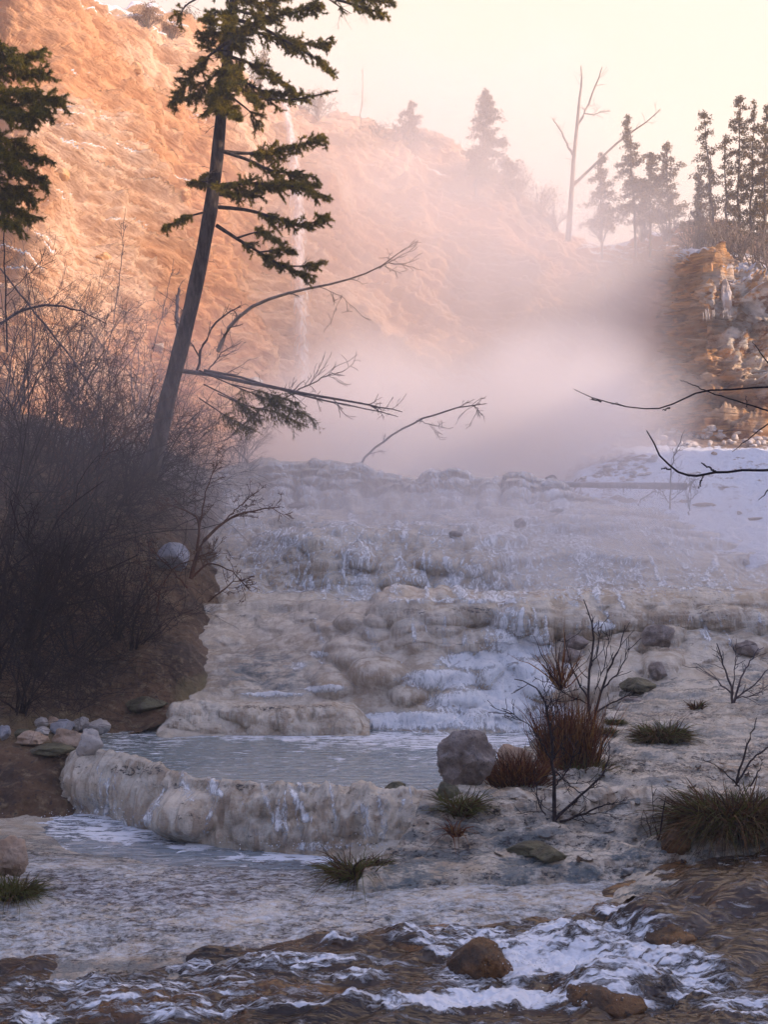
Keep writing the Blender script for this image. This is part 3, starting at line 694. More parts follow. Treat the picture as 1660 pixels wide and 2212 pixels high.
# right cliff with overhanging layers
UE = np.concatenate([np.arange(1440, 1820, 2.2), 1820 + (np.arange(1, 30)/29)**2*2400])
def er(v, d, back=9): return [(1440, v, d+back), (1490, v, d+2.6), (1530, v, d-.2), (1660, v, d), (1800, v, d+2), (2400, v+60, d+14)]
E_rows = [er(1010, 36.5), er(955, 37.6), er(905, 38.8), er(870, 39.2), er(852, 38.4), er(800, 38.6), er(760, 38.9), er(710, 39.4), er(685, 39.1), er(655, 38.6), er(600, 39.2),
          [(1440,545,50),(1490,548,43.5),(1530,558,41),(1570,570,41),(1660,585,40.5),(1800,600,42),(2400,680,54)],
          [(1440,530,54),(1530,540,45),(1660,555,45),(1800,580,48),(2400,670,60)], ('off', 16, .8), ('off', 50, -8)]
WE, pE, _ = loft(UE, E_rows, [16, 26, 20, 14, 36, 26, 26, 14, 20, 34, 30, 20, 16, 8], .5)
NE = normals(WE); pe = pE[:, None] + 0*WE[..., 0]; ue, ve = proj(WE)
mE_ = sstep(pe, .3, 1.4) * (1 - sstep(pe, 10.4, 11.5))
t2 = WE * np.array([.22, .22, 3.4])
_zE = (WE[..., 2] + .35*fbm(WE, .35, 3, .5, 63))/.42; _fE = _zE - np.floor(_zE)
stE = (_fE**1.4 - .4)*(.2 + 1.3*np.clip(fbm(WE*np.array([1, 1, .6]), .8, 3, .6, 64)+.25, 0, 1))
WE = WE + NE * (mE_ * (stE * .6 + fbm(t2, 1.1, 5, .6, 3) * 1.3 + fbm(WE * np.array([1, 1, 1.3]), .7, 4, .55, 13) * 1.7 + fbm(WE * np.array([.8, .8, 4]), 2.4, 3, .6, 23) * .18) + .1 * fbm(WE, 1.2, 4, .6, 5))[..., None]
lump = np.zeros_like(ue); r_ = np.random.default_rng(4)
for i in range(60):
    pu, pv, hw = r_.uniform(1560, 1900), r_.uniform(590, 680), r_.uniform(10, 24)
    r2 = ((ue - pu)/hw)**2 + ((ve - pv)/(hw*.9))**2
    lump = np.maximum(lump, hw/FOC*38*1.2*np.sqrt(np.clip(1-r2, 0, 1)))
WE[..., 1] -= lump * sstep(pe, 8.6, 9.2)
ue, ve = proj(WE)
mE = np.stack([np.maximum(blob(ue, ve, [(1620,585,90,26,.75),(1600,610,100,40,.5),(1500,548,60,22,.9)]), .8*sstep(pe, 11, 12)).ravel(), 0*ue.ravel(), blob(ue, ve, [(1620,690,80,140,1.0),(1600,640,80,60,.9),(1650,760,50,100,1),(1500,790,60,80,.3),(1560,640,60,60,.8)]).ravel()], -1)
tag(link('layered_cliff', mesh_np('layered_cliff', WE.reshape(-1, 3), grid_faces(*ue.shape), mE), M['cliff2']), kind='structure', label='dark orange layered cliff with a snowy top at the right edge')

# broad ground sheet; unseen valley side added on the right to shade the gully
g = np.linspace(-1, 1, 90); g = np.sign(g) * np.abs(g) ** 1.6 * 250
gx, gy = np.meshgrid(g, g); G = np.stack([gx, gy, -1.6 + 0*gx], -1)
G[..., 2] += fbm(G, .02, 3, .5, 1) * 1.0
tag(link('ground', mesh_np('ground', G.reshape(-1, 3), grid_faces(90, 90), np.zeros((8100, 3), np.float32)), M['snow']), kind='structure', label='snowy valley ground reaching into the distance')
def ridge():
    ys = np.linspace(-70, 62, 120); xs = np.linspace(0, 1, 50)
    X, Y = np.meshgrid(xs, ys)
    x = 30 + X * 90 + 8*np.clip((Y-10)/40, 0, 2)
    top = RIDGE_H * sstep(X, 0, .42) * (1 - .13*sstep(Y, 2, 8)) * (1 - .3*sstep(Y, 13, 21)) * (1 - .5*sstep(Y, 40, 60)) * (1 - .6 * sstep(X, .6, 1))
    z = -2 + top
    W = np.stack([x, Y, z], -1)
    W[..., 2] += fbm(W * np.array([1, 1, 0]), .12, 5, .55, 3) * 3.0 * sstep(X, .05, .3)
    return tag(link('shade_hill', mesh_np('shade_hill', W.reshape(-1, 3), grid_faces(120, 50), np.zeros((6000, 3), np.float32)), M['snow']), kind='structure', label='unseen valley side added beyond the right bank to cast shade')
RIDGE_H = 43
ridge()
def back_shade_hill():  # unseen slope added behind the camera to cut sky light from there
    xs = np.linspace(-75, 60, 110); t = np.linspace(0, 1, 40); X, T_ = np.meshgrid(xs, t)
    y = -11 - T_*50 - 6*np.cos(X*.04); z = -1.5 + 30*sstep(T_, 0, .75)
    W = np.stack([X, y, z], -1); W[..., 2] += fbm(W*np.array([1, 1, 0]), .15, 5, .6, 6)*3*sstep(T_, .05, .3)
    return tag(link('sky_shade_hill', mesh_np('sky_shade_hill', W.reshape(-1, 3), grid_faces(40, 110), np.zeros((4400, 3), np.float32)), M['bank']), kind='structure', label='unseen dark slope added behind the viewer to dim the sky light')
back_shade_hill()

# ------------------------------------------------------------------ pools, stream
def sheet(name, mat, us, ds, z, wave, masks, label, zoff=None, rim=None):
    Uu, Dd = np.meshgrid(us, ds)
    if rim is not None:
        r0 = np.interp(us, [a for a, b in rim], [b for a, b in rim])[None]
        tt_ = (Dd - ds[0]) / (ds[-1] - ds[0]); Dd = r0*(1-tt_) + ds[-1]*tt_
    x = (Uu - 830) / FOC * Dd; W = np.stack([x, Dd, z + 0*x], -1)
    W[..., 2] += fbm(W * np.array([1, 1.8, 0]), 3, 4, .6, 3) * wave
    if zoff is not None: W[..., 2] += zoff(W)
    a, b = proj(W)
    return tag(link(name, mesh_np(name, W.reshape(-1, 3), grid_faces(*a.shape), masks(a, b)), mat), kind='structure', label=label)
def fm(L, Dk=()):
    def f(a, b):
        w = 14*np.sin(a*.045 + b*.02) + 8*np.sin(a*.11)
        return np.stack([(.13 + blob(a, b + w*.25, L)).ravel(), (blob(a, b, Dk) if Dk else 0*a).ravel(), 0*a.ravel()], -1)
    return f
sheet('pool_water', M['pool'], np.arange(158, 1420, 4), np.linspace(7.75, 13.1, 300), .305, .006,
      fm([(1000,1600,260,22,.75),(700,1590,300,12,.8),(430,1578,110,9,.85),(330,1572,120,8,.5),(300,1600,160,26,.30),(1000,1640,200,26,.22),(620,1640,300,30,.12),(200,1590,60,24,.25),(800,1610,200,14,.45)]), 'milky blue green pool behind the travertine rim', rim=[(60,10.2),(160,9.85),(220,9.55),(300,9.15),(400,8.55),(500,8.3),(640,8.12),(760,8.07),(870,7.97),(1100,8.0),(1420,8.2)])
sheet('small_pool_water', M['pool'], np.arange(384, 772, 4), np.linspace(12.1, 13.4, 80), .515, .005,
      fm([(600,1506,150,4,.8),(700,1515,120,14,.6),(500,1515,60,5,.3)]), 'small pool on the upper travertine rim')
sheet('lower_pool_water', M['lower'], np.arange(-500, 960, 4), np.linspace(7.0, 9.7, 240), -.04, .016,
      fm([(300,1800,200,22,.75),(120,1770,160,24,.45),(700,1850,230,14,.75),(440,1826,120,10,.8),(820,1838,90,14,.8),(230,1770,80,20,.6),(60,1830,130,12,.4)],
         [(330,1900,330,30,.8),(60,1790,80,12,.6),(560,1870,200,20,.5)]), 'foamy lower pool at the foot of the small fall')
def stream():
    Us = np.arange(-500, 2300, 3.0)
    rows = [[(0,2420,4.3),(1700,2420,4.3)],
     [(0,2260,5.0),(700,2260,5.0),(1100,2270,5.05),(1700,2260,5.0)],
     [(0,2175,5.45),(400,2160,5.5),(800,2150,5.6),(1000,2150,5.65),(1300,2150,5.6),(1700,2150,5.5)],
     [(0,2120,5.85),(400,2105,5.9),(700,2075,6.0),(900,2050,6.15),(1200,2050,6.1),(1400,2020,6.15),(1700,2010,6.0)],
     [(0,2100,6.0),(400,2085,6.05),(700,2040,6.2),(900,2012,6.4),(1200,1990,6.5),(1400,1925,6.65),(1700,1890,6.6)],
     [(0,2070,6.1),(400,2060,6.15),(700,2025,6.25),(900,2000,6.5),(1200,1968,6.75),(1400,1878,7.05),(1550,1850,7.15),(1700,1832,7.1)],
     [(0,2060,6.2),(700,2050,6.4),(900,2040,6.6),(1200,2000,6.9),(1400,1862,7.3),(1550,1836,7.4),(1700,1820,7.4)]]
    W, pr, _ = loft(Us, rows, [20, 60, 60, 50, 50, 20], .7)
    N_ = normals(W); a, b = proj(W)
    # flow direction runs down and to the left: anisotropic ripples in a turned frame
    R = W.copy(); ca, sa = math.cos(.6), math.sin(.6)
    R[..., 0] = W[..., 0]*ca + W[..., 1]*sa; R[..., 1] = -W[..., 0]*sa + W[..., 1]*ca
    w = fbm(R * np.array([.7, 1.9, .5]), 3.0, 3, .5, 9)
    fo = .24 + 1.5*blob(a, b, [(1130,2110,60,50,1),(1180,2070,70,26,.8),(1240,2110,150,36,.95),(1340,2150,110,30,.8),(1080,2190,170,24,1.05),(960,2200,160,22,.9),(1060,2040,80,14,.6),(900,2060,60,14,.45),(1390,2080,50,40,.8),(1500,2150,120,50,.55),(1220,2035,120,16,.6),(1340,2000,60,22,.7),
       (960,2085,50,14,.6),(760,2130,120,14,.55),(740,2060,60,10,.5),(1600,2200,100,30,.5),(80,2200,90,16,.55),(430,2135,50,12,.4),(700,2195,160,10,.4),(1290,2190,120,26,.7),(1100,2060,120,18,.75),(1440,2110,100,24,.65),(300,2150,420,60,.34),(150,2120,160,20,.5),(380,2190,300,14,.4),(650,2100,200,16,.5),(520,2090,200,18,.4),(950,2045,130,26,.5),(560,2120,120,14,.35),(1240,2080,260,70,.6),(1000,2140,100,60,.4)])
    fr_ = np.clip(fo, 0, 1)
    W[..., 2] += (.045 - .075*sstep(a, 800, 300))*(1 - sstep(pr[:, None] + 0*a, 3.4, 4.2)*sstep(a, 300, 800))
    W = W + N_ * (w * .07 + .05 * fr_ * np.abs(fbm(W, 9, 4, .65, 5)) + fr_ * .05 * (fbm(W, 4, 3, .5, 15) + .6))[..., None]
    # water humps over the drowned rocks
    for (cu, cv, ru, rv, hgt) in [(1330,2165,150,42,.10),(1430,2010,110,50,.10),(1570,2070,130,60,.05),(880,2050,60,22,.04),(300,2170,160,40,.07),(1250,2060,80,30,.05),(1600,1940,160,50,.06),(560,2140,120,24,.04)]:
        W[..., 2] += hgt * np.clip(1 - ((a-cu)/ru)**2 - ((b-cv)/rv)**2, 0, 1)
    br = blob(a, b, [(1330,2175,120,34,.7),(1450,2030,90,50,.9),(1560,1990,100,50,.5)])
    orr = blob(a, b, [(950,2005,170,22,.9),(1200,1985,160,26,.9),(1370,1925,80,36,.8),(250,2180,220,26,.7),(620,2165,160,22,.6),(1460,1870,60,30,.6),(1180,2190,60,30,.3)])
    me = mesh_np('stream_water', W.reshape(-1, 3), grid_faces(*a.shape), np.stack([fo.ravel(), br.ravel()*.6, orr.ravel()], -1))
    return tag(link('stream_water', me, M['stream']), kind='structure', label='fast brown stream with white rapids in front')
stream()

# ------------------------------------------------------------------ ray casting onto the ground
bpy.context.view_layer.update()
DG = bpy.context.evaluated_depsgraph_get()
def hit(u, v, fallback=12.0):
    d = (P(u, v, 10.0) - cam.location).normalized()
    ok, loc, nor, idx, ob, mx = SC.ray_cast(DG, cam.location, d)
    return loc.copy() if ok else P(u, v, fallback)
def px(n, d): return n / FOC * d

# ------------------------------------------------------------------ tubes, rocks
class Tubes:
    def __init__(s): s.g = {}
    def add(s, pts, radii):
        k = len(pts); s.g.setdefault(k, []).append((np.array([tuple(p) for p in pts], float), np.array(radii, float)))
    def build(s, sides=4):
        V = []; F = []; off = 0
        for k, L in s.g.items():
            Pp = np.array([a for a, b in L]); R = np.array([b for a, b in L]); n = len(L)
            T = np.gradient(Pp, axis=1); T /= np.linalg.norm(T, axis=-1, keepdims=True) + 1e-9
            ref = np.where(np.abs(T[..., 2:3]) > .9, np.array([1., 0, 0]), np.array([0, 0, 1.]))
            A_ = np.cross(T, ref); A_ /= np.linalg.norm(A_, axis=-1, keepdims=True) + 1e-9
            B_ = np.cross(T, A_)
            an = np.arange(sides) / sides * 2*math.pi
            ring = (A_[:, :, None] * np.cos(an)[None, None, :, None] + B_[:, :, None] * np.sin(an)[None, None, :, None]) * R[:, :, None, None] + Pp[:, :, None]
            V.append(ring.reshape(-1, 3))
            base = off + (np.arange(n)*k*sides)[:, None, None] + (np.arange(k-1)*sides)[None, :, None]
            j = np.arange(sides); j2 = (j+1) % sides
            f = np.stack([base + j, base + j2, base + sides + j2, base + sides + j], -1)
            F.append(f.reshape(-1, 4)); off += n*k*sides
        return np.concatenate(V), np.concatenate(F)
def tube_obj(name, T, mat, parent=None, sides=4):
    V, F = T.build(sides)
    return link(name, mesh_np(name, V, F), mat, parent)
def _ico(n):
    import bmesh
    bm = bmesh.new(); bmesh.ops.create_icosphere(bm, subdivisions=n, radius=1)
    V = np.array([v.co[:] for v in bm.verts]); F = np.array([[v.index for v in f.verts] for f in bm.faces]); bm.free()
    return V, F
ICO = {n: _ico(n) for n in (2, 3, 4, 5)}
def rock(name, mat, center, size, seed, label, cat='rock', group=None, res=4, rough=.28, ang=1.0, rz=None, parent=None, flat=.0):
    V, F = ICO[res]; V = V.copy(); r = np.random.default_rng(seed)
    n1 = fbm(V, 1.0, 3, .5, seed*3.1); n2 = fbm(V, 3.2, 5, .65, seed*1.7)
    # chip with random planes for an angular stone
    for _ in range(int(9*ang)):
        nrm = r.normal(size=3); nrm /= np.linalg.norm(nrm); h = r.uniform(.62, .9)
        dd = V @ nrm - h; V -= np.clip(dd, 0, None)[:, None]*nrm * .9
    V = V * (1 + rough*(n1*1.3) + rough*.6*n2)[:, None]
    V = V * np.array(size)
    a = r.uniform(0, 6.28) if rz is None else rz
    Rm = np.array([[math.cos(a), -math.sin(a), 0], [math.sin(a), math.cos(a), 0], [0, 0, 1]])
    V = V @ Rm.T
    me = mesh_np(name, V, F); o = link(name, me, mat, parent); o.location = center
    if parent is None: tag(o, label, cat, group)
    return o
def rock_at(u, v, wpx, hpx, mat, seed, label, name='rock', cat='rock', group=None, sink=.25, depth=None, **k):
    """stone whose foot is at picture (u,v), wpx wide and hpx tall"""
    p = hit(u, v) if depth is None else P(u, v, depth)
    d = p.y; rx = px(wpx, d)/2; rz_ = px(hpx, d)/2*(1+sink*.5)
    return rock(name, mat, (p.x, p.y + rx*.5, p.z + rz_*(1-sink)), (rx, rx*.9, rz_), seed, label, cat, group, rz=0, **k)

# ------------------------------------------------------------------ bare shrubs and saplings
def grow(T, p, d, L, r, lev, R, wig=.25, up=.15, kids=(3, 6), spread=.7, shrink=.62, segs=5, rmin=.0012):
    pts = [p]; q = np.array(p, float); d = np.array(d, float); dirs = [d]
    for i in range(segs):
        d = d + R.normal(size=3)*wig/segs*1.6 + np.array([0, 0, up/segs]); d /= np.linalg.norm(d)
        q = q + d*L/segs; pts.append(q); dirs.append(d)
    rad = np.linspace(r, max(r*.35, rmin), segs+1)
    T.add(pts, rad)
    if lev <= 0: return
    for _ in range(R.integers(*kids)):
        t = R.uniform(.2, .98)*segs; i = int(t); f = t - i
        b = pts[i]*(1-f) + pts[min(i+1, segs)]*f
        nd = dirs[i] + R.normal(size=3)*spread; nd /= np.linalg.norm(nd)
        grow(T, b, nd, L*shrink*R.uniform(.6, 1.15)*(1-.35*t/segs), max(r*(1-.6*t/segs)*.62, rmin), lev-1, R, wig, up, kids, spread, shrink, max(segs-1, 3), rmin)
def shrub(name, base, H, seed, mat, label, cat='shrub', group=None, stems=6, lean=(0, 0), lev=2, r=.012, kids=(4, 8), spread=.6, fan=.45, wig=.35, up=.2, rmin=.0016, shrink=.6, leaves=0, sides=3):
    R = np.random.default_rng(seed); T = Tubes(); b = np.array(base)*0.
    for i in range(stems):
        a = R.uniform(0, 6.28); s = R.uniform(.1, 1)*fan
        d = np.array([math.cos(a)*s + lean[0], math.sin(a)*s*.7 + lean[1], 1.0]); d /= np.linalg.norm(d)
        grow(T, b + np.array([R.normal()*.04*H, R.normal()*.04*H, -.03]), d, H*R.uniform(.6, 1.05), r*R.uniform(.6, 1.1), lev, R, wig, up, kids, spread, shrink, 6, rmin)
    V, F = T.build(sides)
    me = mesh_np(name, V, F); o = link(name, me, mat); o.location = base
    tag(o, label, cat, group)
    if leaves:
        tips = np.concatenate([np.array([a[-1] for a, b_ in L]) for L in T.g.values()])
        sel = tips[R.integers(0, len(tips), leaves)]
        LV, LF, LM = quads(sel, .035*H, R, .5); ch = link('leaves', mesh_np('leaves', LV, LF, LM), M['dead']); ch.parent = o
    return o
def quads(C, size, R, aspect=.5, jitter=.4):
    n = len(C); a = R.normal(size=(n, 3)); a /= np.linalg.norm(a, axis=1)[:, None]
    b = np.cross(a, R.normal(size=(n, 3))); b /= np.linalg.norm(b, axis=1)[:, None]
    s = size * R.uniform(1-jitter, 1+jitter, n)[:, None]
    V = np.stack([C - a*s*.5, C + b*s*aspect*.5, C + a*s*.5, C - b*s*aspect*.5], 1).reshape(-1, 3)
    F = np.arange(4*n).reshape(n, 4)
    mk = np.repeat(R.uniform(0, 1, n), 4)
    return V, F, np.stack([mk]*3, -1)

# ------------------------------------------------------------------ fir foliage
def needles(segs, R, nlen=.035, gap=.011, wid=.006, per=3, bright=None, drop=.25):
    """needle triangles round twig segments; segs (n,2,3)"""
    segs = np.array(segs); Ls = np.linalg.norm(segs[:, 1]-segs[:, 0], axis=1)
    cnt = np.maximum((Ls/gap*per).astype(int), 2)
    idx = np.repeat(np.arange(len(segs)), cnt); n = len(idx)
    t = R.uniform(0, 1, n)[:, None]
    p = segs[idx, 0]*(1-t) + segs[idx, 1]*t
    ax = (segs[idx, 1]-segs[idx, 0]) / (Ls[idx][:, None]+1e-9)
    rd = R.normal(size=(n, 3)); rd -= (rd*ax).sum(1)[:, None]*ax; rd /= np.linalg.norm(rd, axis=1)[:, None]+1e-9
    d = rd*.8 + ax*.75 + np.array([0, 0, -drop*.3]); d /= np.linalg.norm(d, axis=1)[:, None]
    L = nlen*R.uniform(.6, 1.2, n)[:, None]
    s = np.cross(d, R.normal(size=(n, 3))); s /= np.linalg.norm(s, axis=1)[:, None]+1e-9
    V = np.stack([p - s*wid, p + s*wid, p + d*L], 1).reshape(-1, 3)
    F = np.arange(3*n).reshape(n, 3)
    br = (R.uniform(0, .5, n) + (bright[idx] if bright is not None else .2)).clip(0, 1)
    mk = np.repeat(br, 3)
    return V, F, np.stack([mk]*3, -1)
def fir_branch(T, S, B, pts, R, dens=1.0, start=.25, tl=.34, rr=.02, droop=.35, endb=1.0, thick=1.0):
    """pts: world control points of a limb; adds limb + side twigs; S collects needle segments"""
    P0 = np.array([tuple(p) for p in pts]); n = len(P0); m = 11
    tt = np.linspace(0, n-1, m); i = np.minimum(tt.astype(int), n-2); f = (tt-i)[:, None]
    Q = P0[i]*(1-f) + P0[i+1]*f
    Q[1:-1] = (Q[:-2]+Q[1:-1]*2+Q[2:])/4
    Lb = np.linalg.norm(np.diff(Q, axis=0), axis=1).sum()
    T.add(Q, np.linspace(rr, rr*.2, m))
    k = int(Lb*26*dens)+4
    for _ in range(k):
        t = start + (1-start)*R.uniform()**.8
        x = t*(m-1); j = min(int(x), m-2); b = Q[j]*(1-(x-j)) + Q[j+1]*(x-j)
        ax = Q[j+1]-Q[j]; ax /= np.linalg.norm(ax)+1e-9
        side = np.cross(ax, [0, 0, 1.]); side /= np.linalg.norm(side)+1e-9
        d = ax*R.uniform(.2, 1.0) + side*R.choice([-1, 1])*R.uniform(.2, 1.0) + np.array([0, 0, R.uniform(-droop*1.2, .45)])
        d /= np.linalg.norm(d); L = tl*R.uniform(.35, 1.0)*(1-.45*t)*thick
        q = [b]; 
        for s_ in range(3):
            d = d + np.array([0, 0, -droop*.25]) + R.normal(size=3)*.12; d /= np.linalg.norm(d); q.append(q[-1]+d*L/3)
        T.add(q, [.004, .003, .0025, .002])
        br = R.uniform(0, .55)*endb
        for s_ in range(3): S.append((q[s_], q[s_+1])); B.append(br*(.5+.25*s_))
        for _2 in range(5):
            w = R.integers(0, 3); bb = q[w]+(q[w+1]-q[w])*R.uniform()
            d2 = d + R.normal(size=3)*.7 + np.array([0, 0, -droop*.4]); d2 /= np.linalg.norm(d2)
            e_ = bb + d2*L*R.uniform(.25, .5); S.append((bb, e_)); B.append(br+.1)
    for s_ in range(int((m-1)*start)+1, m-1): S.append((Q[s_], Q[s_+1])); B.append(.2)

def interp_line(C, t):
    C = np.array(C, float); x = np.linspace(0, 1, len(C)); return np.stack([np.interp(t, x, C[:, i]) for i in range(C.shape[1])], -1)
def big_fir():
    R = np.random.default_rng(3); d0 = 17.0
    line = [(318,1030,25),(338,964,23),(360,864,21.5),(388,764,20.5),(414,664,19.5),(436,556,18.7),(454,450,18),(467,350,16.5),(478,250,15),(488,170,14),(497,80,13),(504,0,12),(512,-120,10.5),(520,-260,8),(527,-400,5)]
    base = P(318, 1030, 17.6)
    root = empty('fir_tree', base, 'tall dark fir tree leaning right, bare below and needled near the top', 'tree')
    T = Tubes(); n = 60; t = np.linspace(0, 1, n); L = interp_line(line, t)
    L[:, 0] += 1.5*np.sin(t*17)
    Q = Pn(L[:, 0], L[:, 1], d0 + .6*(1-t)); rad = L[:, 2]*.86/FOC*d0
    rad *= 1 + .04*np.sin(t*63)
    T.add(Q, rad); trunk = tube_obj('trunk', T, M['bark'], root, 20)
    for _ in range(26):
        T = Tubes()
        j = R.integers(14, 46); a_ = R.uniform(0, 6.28)
        grow(T, Q[j], np.array([math.cos(a_), math.sin(a_)*.6, R.uniform(-.5, .25)]), R.uniform(.12, .75), .007, 1, R, .5, -.1, (1, 4), .6, .5, 5, .0022)
        tube_obj('dead_twig', T, M['greytwig'], root, 4)
    br = [([(483,328),(530,332),(575,331),(620,320),(702,300)],1.3,.3), ([(483,328),(540,346),(590,372),(640,372),(680,382)],.55,.25), ([(478,400),(520,395),(580,398),(640,402),(706,424)],1.1,.08), ([(474,420),(520,425),(570,410),(620,395),(690,400)],.8,.1),
      ([(472,448),(540,453),(600,474),(660,490),(700,470)],.9,.3), ([(467,487),(510,515),(560,545),(610,575),(668,596)],.9,.3), ([(510,515),(540,505),(570,498),(600,520)],.7,.4), ([(560,545),(600,540),(625,540)],.7,.3),([(610,575),(650,575),(688,568)],.7,.5),
      ([(442,458),(412,466),(390,474),(365,486)],1.0,.25), ([(448,392),(436,392),(420,397)],1.4,.4),([(470,370),(450,378),(448,400)],1.6,.3),([(468,398),(480,405),(500,420)],1.5,.1),
      ([(497,60),(560,70),(640,98),(718,92)],1.1,.25), ([(498,40),(560,55),(620,90),(690,130),(710,150)],.6,.4), ([(503,20),(570,38),(640,28),(690,5)],1.0,.15), ([(500,-10),(560,10),(610,-5),(650,-30)],1.2,.1),
      ([(492,120),(550,140),(600,170),(640,200)],1.1,.1), ([(490,150),(540,185),(590,205),(645,205)],1.1,.15), ([(488,180),(540,200),(560,225)],1.0,.1),([(488,200),(540,240),(560,270)],.25,.5),([(500,180),(560,215),(640,216),(728,196)],.12,.3),
      ([(493,90),(450,120),(415,160),(375,218)],1.2,.3), ([(492,80),(465,70),(452,35)],1.3,.1), ([(490,110),(450,105),(440,70)],1.2,.2), ([(486,150),(450,170),(430,205),(395,215)],1.0,.3), ([(484,190),(460,215),(445,245)],1.1,.2),([(482,215),(495,235),(510,255)],1.2,.2),
      ([(495,100),(520,90),(545,60),(555,30)],1.2,.1),([(500,30),(470,25),(440,40)],1.1,.2),([(500,10),(520,-20),(560,-40)],1.2,.1),([(500,0),(470,-30),(450,-60)],1.2,.1),([(505,-60),(450,-50),(400,-20),(360,-8)],.05,.5),([(505,-60),(440,-10),(400,10),(385,40)],.12,.7),
      ([(490,140),(480,170),(475,200)],1.6,.0),([(492,120),(505,150),(510,190)],1.6,.0),([(495,60),(485,90),(480,120)],1.6,.0),([(497,40),(512,70),(520,110)],1.6,.0),([(500,0),(500,30),(490,60)],1.5,.0),([(488,170),(470,190),(455,215)],1.4,.0),([(484,200),(480,225),(470,240)],1.4,.0),
      ([(520,-200),(620,-60),(700,-10),(770,12),(830,30)],.25,.55),([(700,-10),(740,-8),(790,-6),(845,2)],1.0,.3),([(700,-10),(735,15),(760,30)],.08,.3),([(520,-180),(580,-120),(680,-60)],1,.1),([(520,-180),(450,-120),(400,-60)],1,.1)]
    for (pp, dens, st) in br:
        T = Tubes(); S = []; B = []
        off = R.uniform(-.9, .9); m = len(pp)
        pts = [P(a, b, d0 + off*i/(m-1)) for i, (a, b) in enumerate(pp)]
        Lb = math.dist(pp[0], pp[-1])
        fir_branch(T, S, B, pts, R, dens*1.25, st, .36, .010+.00011*Lb, .38, 1.0, min(1, .55 + Lb/300))
        if st >= .5 or dens < .2:
            for q in range(3): grow(T, np.array(pts[-2]), np.array(pts[-1])-np.array(pts[-2]) + R.normal(size=3)*.2, .35, .004, 1, R, .4, 0, (2, 5), .6)
        o = tube_obj('branch', T, M['bark'], root, 5)
        if dens > .1:
            V, F, mk = needles(S, R, .050, .0085, .0045, 4, np.array(B))
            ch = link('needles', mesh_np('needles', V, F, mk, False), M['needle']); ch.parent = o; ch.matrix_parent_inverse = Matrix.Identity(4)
    return root
big_fir()

def edge_fir():
    R = np.random.default_rng(31); d0 = 13.0
    root = empty('fir_tree', P(-150, 1300, d0), 'drooping dark fir tree half out of the left edge of the picture', 'tree')
    T = Tubes(); Q = [P(-150, 1300, d0), P(-130, 900, d0), P(-115, 500, d0), P(-105, 200, d0), P(-100, -100, d0), P(-96, -400, d0)]
    L = interp_line([tuple(q) for q in Q], np.linspace(0, 1, 30)); T.add(L, np.linspace(.13, .04, 30)); tube_obj('trunk', T, M['bark'], root, 14)
    br = [([(-100,60),(-40,110),(20,130),(90,110)],1.2),([(-100,90),(-30,150),(50,150),(105,160)],1.4),([(-100,150),(-20,190),(60,200),(130,215)],1.4),([(-105,190),(-20,230),(50,250),(100,235)],1.2),([(-105,250),(-30,280),(20,300),(55,320)],1.0),
      ([(-110,290),(-30,320),(40,330),(100,345)],1.3),([(-110,320),(-20,350),(50,370),(95,390)],1.2),([(-112,370),(-20,390),(30,400),(70,430)],1.0),([(-112,400),(-30,430),(20,445),(60,465)],1.1),([(-112,440),(-40,455),(0,470),(40,490)],.8),([(-100,0),(-50,60),(0,90),(50,140)],1),([(-100,120),(-40,200),(10,220),(50,240)],1),([(-110,230),(-40,290),(0,320),(40,360)],1),([(-110,350),(-50,400),(0,430),(45,420)],1)]
    for pp, dens in br:
        T = Tubes(); S = []; B = []; off = R.uniform(-.8, .8); m = len(pp)
        fir_branch(T, S, B, [P(a, b, d0 + off*i/(m-1)) for i, (a, b) in enumerate(pp)], R, dens*1.3, .35, .34, .016, .6, .8)
        o = tube_obj('branch', T, M['bark'], root, 5)
        V, F, mk = needles(S, R, .042, .0085, .004, 4, np.array(B)*.8)
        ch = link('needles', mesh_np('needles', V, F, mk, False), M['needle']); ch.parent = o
edge_fir()

